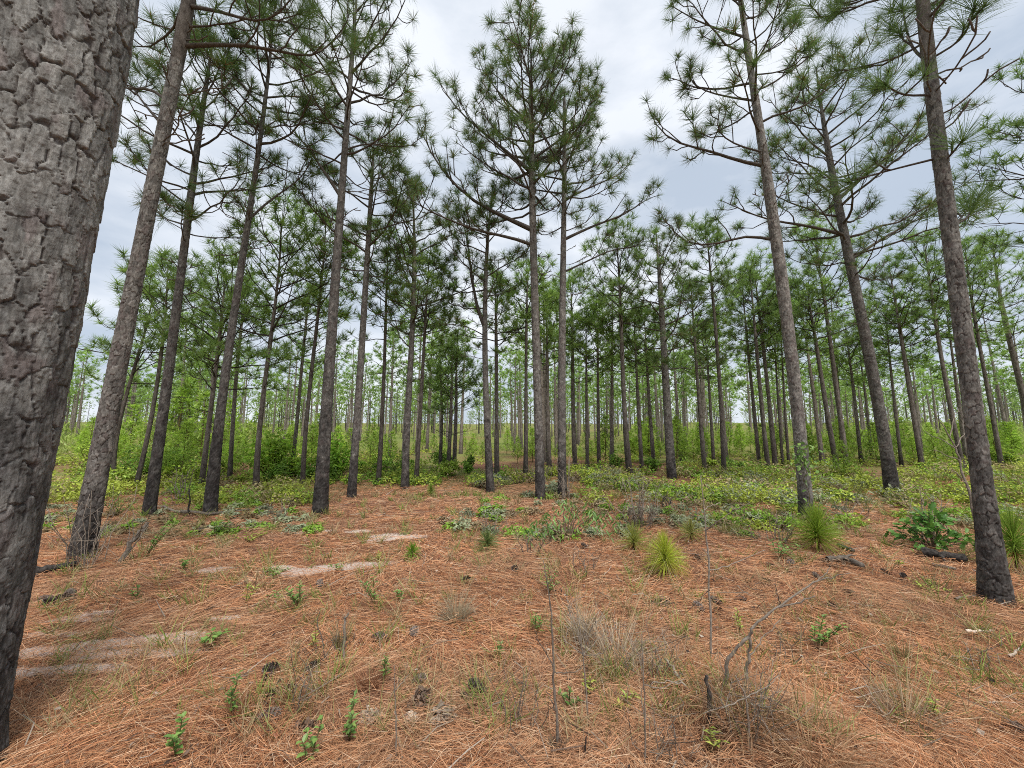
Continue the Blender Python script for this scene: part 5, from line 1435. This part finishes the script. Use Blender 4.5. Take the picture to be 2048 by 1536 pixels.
def lying(label, line, w, mat, tint=1.0, seed=0, group='sticks lying on the straw', extra=()):
    """a stick lying on the ground: every point follows the ground"""
    rng = np.random.default_rng(seed)
    G = np.array([at(u, v) for (u, v) in line]); b = G[0]; s_ = b[1] / F
    root = thing('fallen_stick', label, 'fallen stick', tuple(b), group)
    n = 4 * (len(G) - 1) + 1; ti = np.linspace(0, len(G) - 1, n)
    Q = np.stack([np.interp(ti, np.arange(len(G)), G[:, i]) for i in range(3)], -1)
    Q[:, :2] += rng.normal(size=(n, 2)) * 0.004
    r = np.linspace(w[0], w[1], n) * 0.5 * s_; Q[:, 2] = ground_z(Q[:, 0], Q[:, 1]) + r * 0.7 + 0.03 + rng.random(n) * 0.012
    v, t, q = tube(Q - b, r * (1 + rng.normal(size=n) * 0.12), 7); g = Geo(); g.add(v, t, q, np.array([1.0, 1, 1]) * tint)
    link('wood', g.mesh('wood', mat, True), root)
    for (k, du, dv) in extra:
        e = at(line[k][0] + du, line[k][1] + dv); a = Q[min(n - 1, 4 * k)] - b; e = e - b + [0, 0, 0.05]
        v, t, q = tube(np.array([a, (a + e) / 2 + [0, 0, 0.02], e]), [r.min() * 0.7, r.min() * 0.5, 0.002], 5); g = Geo(); g.add(v, t, q, np.array([1.0, 1, 1]) * tint)
        link('twig', g.mesh('twig', mat, True), root)
lying('long dark fallen branch in front of the tilting pines', [(362, 1030), (410, 1034), (455, 1030), (500, 1024)], (7, 4), M_DEAD, 0.45, 1, extra=((2, 20, -14), (1, -40, -6)))
lying('thin pale fallen branch reaching from the tilting pine towards the straight dark pine', [(312, 1016), (335, 1023), (362, 1030)], (4, 4), M_DEAD, 0.8, 2)
lying('short dark curled branch lying on the straw under the tilting pines', [(395, 1072), (408, 1062), (425, 1060)], (7, 5), M_CHAR, 1.3, 3, extra=((1, -22, 10),))
lying('broken bark and rotten wood in a heap on open straw', [(1655, 1128), (1690, 1126), (1728, 1142)], (11, 9), M_DEAD, 0.5, 4, extra=((1, 25, -6),))
lying('dark fallen branch stub beside the biggest seedling', [(1678, 1098), (1692, 1105), (1706, 1110)], (9, 8), M_CHAR, 2.2, 5)
lying('brown stick on the straw below the oak bush', [(1868, 1138), (1890, 1143), (1912, 1147)], (6, 5), M_DEAD, 0.5, 6)
lying('bleached white stick on the straw at the picture edge', [(1934, 1275), (1962, 1273), (1990, 1272)], (6, 3), M_DEAD, 2.0, 7)
lying('thin stick ending at the foot of the rough barked pine', [(1912, 1208), (1935, 1202), (1958, 1200)], (5, 3), M_DEAD, 0.6, 8)
lying('black rotten log sticking out behind the huge trunk', [(60, 1158), (100, 1150), (150, 1138)], (17, 11), M_CHAR, 1.4, 9)
lying('rotten charred wood beneath the oak bush', [(1848, 1116), (1880, 1122), (1930, 1128)], (16, 14), M_CHAR, 1.3, 10, extra=((1, 12, 12),))
lying('pale fallen twig crossing the straw beside the thin grey stem', [(1300, 1028), (1322, 1030), (1350, 1029)], (4, 2), M_DEAD, 1.1, 11)
lying('pale stick at the bottom corner of the clearing', [(2020, 1325), (2035, 1316), (2046, 1310)], (5, 3), M_DEAD, 1.4, 12)

# dead twigs and bushes
def twiggy(label, u, v, hpx, wpx, n, seed, tint=1.0, mat=None, w0=3.0, name='dead_bush', cat='dead bush'):
    rng = np.random.default_rng(seed)
    p = at(u, v); s_ = p[1] / F; h = hpx * s_; w = wpx * s_ * 0.5
    g = Geo()
    for k in range(int(n * 0.75)):
        a = rng.uniform(0, 6.28); rr = w * math.sqrt(rng.random())
        e = np.array([rr * math.cos(a), rr * math.sin(a) * 0.6, h * rng.uniform(0.35, 1)])
        e[:2] += rng.normal(size=2) * 0.16 * h
        m = np.array([e * [0.4, 0.4, 0], e * [0.55, 0.55, 0.4] + rng.normal(size=3) * 0.035, e * [0.8, 0.8, 0.75] + rng.normal(size=3) * 0.035, e])
        r = w0 * 0.4 * s_
        vv, t, q = tube(m, np.linspace(r, r * 0.35, 4), 3); g.add(vv, t, q, np.array([1.0, 1, 1]) * tint * rng.uniform(0.6, 1.2))
        for j in range(3):
            b = m[2] if j else m[1]; d = unit(rng.normal(size=3) + [0, 0, 0.8]) * h * rng.uniform(0.15, 0.35)
            vv, t, q = tube(np.array([b, b + d * 0.5 + rng.normal(size=3) * 0.01, b + d]), [r * 0.5, r * 0.4, r * 0.25], 3); g.add(vv, t, q, np.array([1.0, 1, 1]) * tint * rng.uniform(0.6, 1.2))
    root = thing(name, label, cat, tuple(p), 'bare dead bushes')
    link('twig', g.mesh('twig', mat or M_DEAD, True), root)
twiggy('grey bare bush of many fine stems past the sumac bush', 1282, 1052, 96, 130, 40, 91, 1.0, w0=2.2)
twiggy('brown low bare bush in front of the grey one', 1268, 1058, 46, 100, 30, 92, 0.55, w0=2.2)
twiggy('bare twigs rising out of the oak bush', 1858, 1090, 112, 60, 14, 93, 1.0, w0=3)
twiggy('pale bare bush behind the burnt stick under the tilting pines', 358, 1005, 78, 44, 12, 94, 0.8, w0=2.5)
twiggy('bare twigs around the foot of the slim twin trunk', 1132, 1000, 86, 40, 12, 95, 1.1, w0=2.0)
twiggy('dead twigs tangled round the leaning pine behind the huge trunk', 172, 1135, 150, 90, 20, 96, 1.0, w0=2.6)
twiggy('thin bare stems on the straw in front of the round crowned pine', 985, 1070, 50, 80, 16, 97, 0.7, w0=1.8)
twiggy('short dark bare stems before the low dull seedling', 945, 1052, 40, 60, 10, 98, 0.6, w0=1.8)
twiggy('bare twigs standing with the two dark stubs beyond the sumac bush', 1333, 1018, 40, 16, 8, 99, 0.5, w0=4)
twiggy('tangle of dry twigs in front of the vine clad pine', 1545, 1085, 64, 130, 18, 100, 0.9, w0=2.2)
twiggy('thin dark dead twigs by the lichen grey stub', 660, 1322, 70, 70, 8, 101, 0.5, w0=2.5)
twiggy('fine dead twigs in front of the bent sapling', 1560, 1330, 110, 110, 8, 102, 0.6, w0=2.5)
twiggy('sparse grey twigs near the thin pines of the middle clearing', 1086, 966, 60, 60, 12, 103, 0.9, w0=2)
twiggy('straggling bare stems beside the long fallen branch', 560, 1040, 50, 90, 14, 104, 0.6, w0=1.8)

twiggy('pale fine dead bush behind the slim whorled stem', 1180, 1310, 110, 120, 26, 105, 1.1, w0=2.2)
twiggy('bleached brittle bush around the fallen grey branch', 1290, 1360, 110, 150, 26, 106, 1.0, w0=2.2)
twiggy('dry crossing twigs over the brown grass heap', 1490, 1465, 130, 200, 30, 107, 0.75, w0=2.6)
twiggy('thin upright dead stems at the bottom edge of the clearing', 1330, 1520, 130, 160, 16, 108, 0.7, w0=2.6)
twiggy('spindly dead twigs by the charred thin stem', 1050, 1460, 120, 120, 12, 109, 0.7, w0=2.6)
twiggy('sparse tan twigs beside the upright pale green sprig', 580, 1420, 110, 160, 10, 110, 0.75, w0=2.4)
twiggy('fine brown stems before the yellow green seedling', 1180, 1150, 70, 110, 14, 111, 0.7, w0=2)
twiggy('low tangle of grey twigs in front of the oak bush', 1700, 1040, 50, 120, 18, 112, 0.9, w0=2)
twiggy('short bare stems on the straw below the sumac bush', 1060, 1110, 50, 120, 14, 113, 0.6, w0=2)
twiggy('scrubby dead twigs by the flat yellow green plant', 1950, 1340, 60, 140, 10, 114, 0.7, w0=2.4)

# ------------------------------------------------------------------ vine on the pale pine
def vine():
    rng = np.random.default_rng(111)
    y0 = at(1614, 1040)[1] - 0.16
    root = thing('climbing_vine', 'green leafy vine climbing the foot of the slender pale pine', 'vine', tuple(onplane(1608, 1030, y0)[0]))
    b = np.array(root.location)
    line = [(1622, 1035), (1618, 985), (1606, 960), (1617, 935), (1610, 905), (1598, 885), (1588, 888)]
    P = np.array([onplane(u, v, y0)[0] - b for u, v in line])
    g = Geo(); v_, t, q = tube(P, np.linspace(0.006, 0.003, len(P)), 4); g.add(v_, t, q, np.array([0.8, 0.8, 0.6])); link('stem', g.mesh('stem', M_STEM, True), root)
    for k in range(120):
        f = rng.random()
        if f < 0.62: u, v = rng.normal(1604, 11), rng.uniform(886, 935)
        elif f < 0.8: u, v = rng.normal(1612, 9), rng.uniform(930, 1010)
        else: u, v = rng.normal(1628, 12), rng.uniform(885, 930)
        p = onplane(u, v, y0 - rng.uniform(-0.02, 0.08))[0] - b
        put_leaf(ROUND[rng.integers(2)] if rng.random() < 0.6 else SPRIG[rng.integers(3)], root, p, rng.normal(size=3) + [0, -0.3, -0.5], rng.normal(size=3) * 0.4 + [0, -1, 0.5], rng.uniform(1.2, 2.2))
vine()

# ------------------------------------------------------------------ pine cones and wood bits
def cone_mesh(seed):
    rng = np.random.default_rng(seed); g = Geo()
    n = 64
    k = np.arange(n); t = (k + 0.5) / n; a = k * 2.39996
    r = 0.036 * np.sin(np.clip(t * 0.92 + 0.1, 0, 1) * math.pi) ** 0.7
    c = np.stack([0 * t, 0 * t, t * 0.13], -1)
    d = np.stack([np.cos(a), np.sin(a), 0.55 - 0.5 * t * 0], -1); d = unit(d); sd = np.stack([-np.sin(a), np.cos(a), 0 * a], -1)
    p0 = c; w = 0.013
    p1 = c + d * (r * 0.9 + 0.006)[:, None] - sd * w; p2 = c + d * (r * 1.1 + 0.012)[:, None] + [0, 0, 0.006]; p3 = c + d * (r * 0.9 + 0.006)[:, None] + sd * w
    v = np.stack([p0, p1, p2, p3], 1).reshape(-1, 3); o = k[:, None] * 4
    tr_ = np.concatenate([o + np.array([[0, 1, 2]]), o + np.array([[0, 2, 3]])])
    g.add(v, tr_, None, np.repeat(np.array([[1.0, 1, 1]]) * rng.uniform(0.6, 1.4, (n, 1)), 4, 0))
    v, t_, q = tube(np.array([[0, 0, 0], [0, 0, 0.06], [0, 0, 0.128]]), [0.012, 0.016, 0.004], 6); g.add(v, t_, q, np.array([0.5, 0.5, 0.5]))
    return g.mesh('pine_cone', M_CONE)
CONES = [cone_mesh(k) for k in (1, 2, 3)]
rng = np.random.default_rng(121)
for (u, v) in ((640, 1180), (825, 1372), (640, 1335), (1548, 1134), (1575, 1132), (1446, 1214), (1494, 1204), (1446, 1226), (1408, 1230), (1525, 1160), (1655, 1210), (1685, 1187), (1763, 1143), (1700, 1122), (1815, 1160), (1178, 1096), (1175, 1100),
               (590, 1378), (548, 1388), (778, 1285), (822, 1282), (360, 1198), (430, 1218), (540, 1358), (508, 1450), (1382, 1115), (940, 1160), (972, 1392), (1035, 1140), (115, 1210), (150, 1195), (100, 1200), (1640, 1163), (2035, 1470), (920, 1400), (560, 1340)):
    p = at(u, v)
    o = link('pine_cone', CONES[rng.integers(3)], None, (p[0], p[1], p[2] + 0.028))
    o.rotation_euler = (math.pi / 2 + rng.normal() * 0.3, rng.normal() * 0.5, rng.uniform(0, 6.28))
    s_ = rng.uniform(0.65, 1.0); o.scale = (s_, s_, s_)
    tag(o, 'dark open pine cone lying on the pine straw', 'pine cone', 'pine cones lying on the straw')

def chunk(label, u, v, wpx, hpx, seed, col, mat):
    """a weathered lump of bark or wood: stacked splintery flakes"""
    rng = np.random.default_rng(seed); p = at(u, v); s_ = p[1] / F; g = Geo()
    for k in range(110):
        a = rng.uniform(0, 6.28); rr = math.sqrt(rng.random()); h = hpx * s_ * (1 - rr * rr) * rng.random()
        c = np.array([wpx * s_ * 0.5 * rr * math.cos(a), wpx * s_ * 0.4 * rr * math.sin(a), h + 0.015])
        d = unit(rng.normal(size=3) * [1, 1, 0.5]); e = unit(np.cross(d, rng.normal(size=3))); n = np.cross(d, e)
        l, w, th = rng.uniform(0.012, 0.032), rng.uniform(0.004, 0.010), 0.0025
        q = [c + sx * d * l * (1 - 0.3 * (sy > 0)) + sy * e * w + sz * n * th for sz in (-1, 1) for (sx, sy) in ((-1, -1), (1, -1), (1, 1), (-1, 1))]
        g.add(np.array(q), None, [[3, 2, 1, 0], [4, 5, 6, 7], [0, 1, 5, 4], [1, 2, 6, 5], [2, 3, 7, 6], [3, 0, 4, 7]], np.array(col) * rng.uniform(0.6, 1.3))
    root = thing('rotten_wood', label, 'rotten wood', tuple(p), 'lumps of rotten wood on the straw')
    link('wood', g.mesh('wood', mat), root)
chunk('dark flaky lump of rotten wood at the bottom of the clearing', 842, 1412, 44, 26, 1, (0.6, 0.5, 0.45), M_DEAD)
chunk('pale grey lump of rotten wood touching the dark one', 882, 1440, 46, 20, 2, (1.0, 0.95, 0.9), M_DEAD)
chunk('whitish splintered wood beside the bright green sprig', 742, 1440, 40, 10, 3, (1.25, 1.2, 1.15), M_DEAD)
chunk('small white chip of wood near the pale lump', 822, 1444, 12, 10, 4, (2.2, 2.2, 2.2), M_DEAD)
chunk('dark lump of wood low in the hollow by the bottom edge', 612, 1470, 34, 20, 5, (0.5, 0.4, 0.35), M_DEAD)
chunk('dark rotten lump on the straw close to the huge trunk', 120, 1206, 44, 14, 6, (0.5, 0.42, 0.4), M_DEAD)
chunk('heap of grey bark on the open straw past the biggest seedling', 1678, 1130, 60, 14, 7, (0.7, 0.6, 0.5), M_DEAD)
chunk('grey flat patch of bark litter below the yellow green seedling', 1325, 1208, 46, 8, 8, (0.7, 0.6, 0.52), M_DEAD)
chunk('dark chip of wood at the picture edge near the bottom corner', 2034, 1468, 26, 14, 9, (0.5, 0.42, 0.4), M_DEAD)

# browned needle bunches near the top of the slim pine
_b = tuft_geo(np.random.default_rng(5), 70, 0.3, 0.009, 2, (20, 150)); _b.c[0][:] = (0.34, 0.17, 0.09)
_bm = _b.mesh('needle_tuft', M_NEEDLE)
_gb = [c for c in _g.children if c.name.startswith('branch')][-1]
for (u, v) in ((828, 381), (808, 406), (833, 392)):
    _p = onplane(u, v, _gtr.y - 0.12)[0] - _gtr.base
    o = link('needle_tuft', _bm, _gb, tuple(_p)); o['label'] = 'dead rust brown needle bunch'; o.rotation_euler = (2.6, 0.3, u)
bpy.context.view_layer.update()
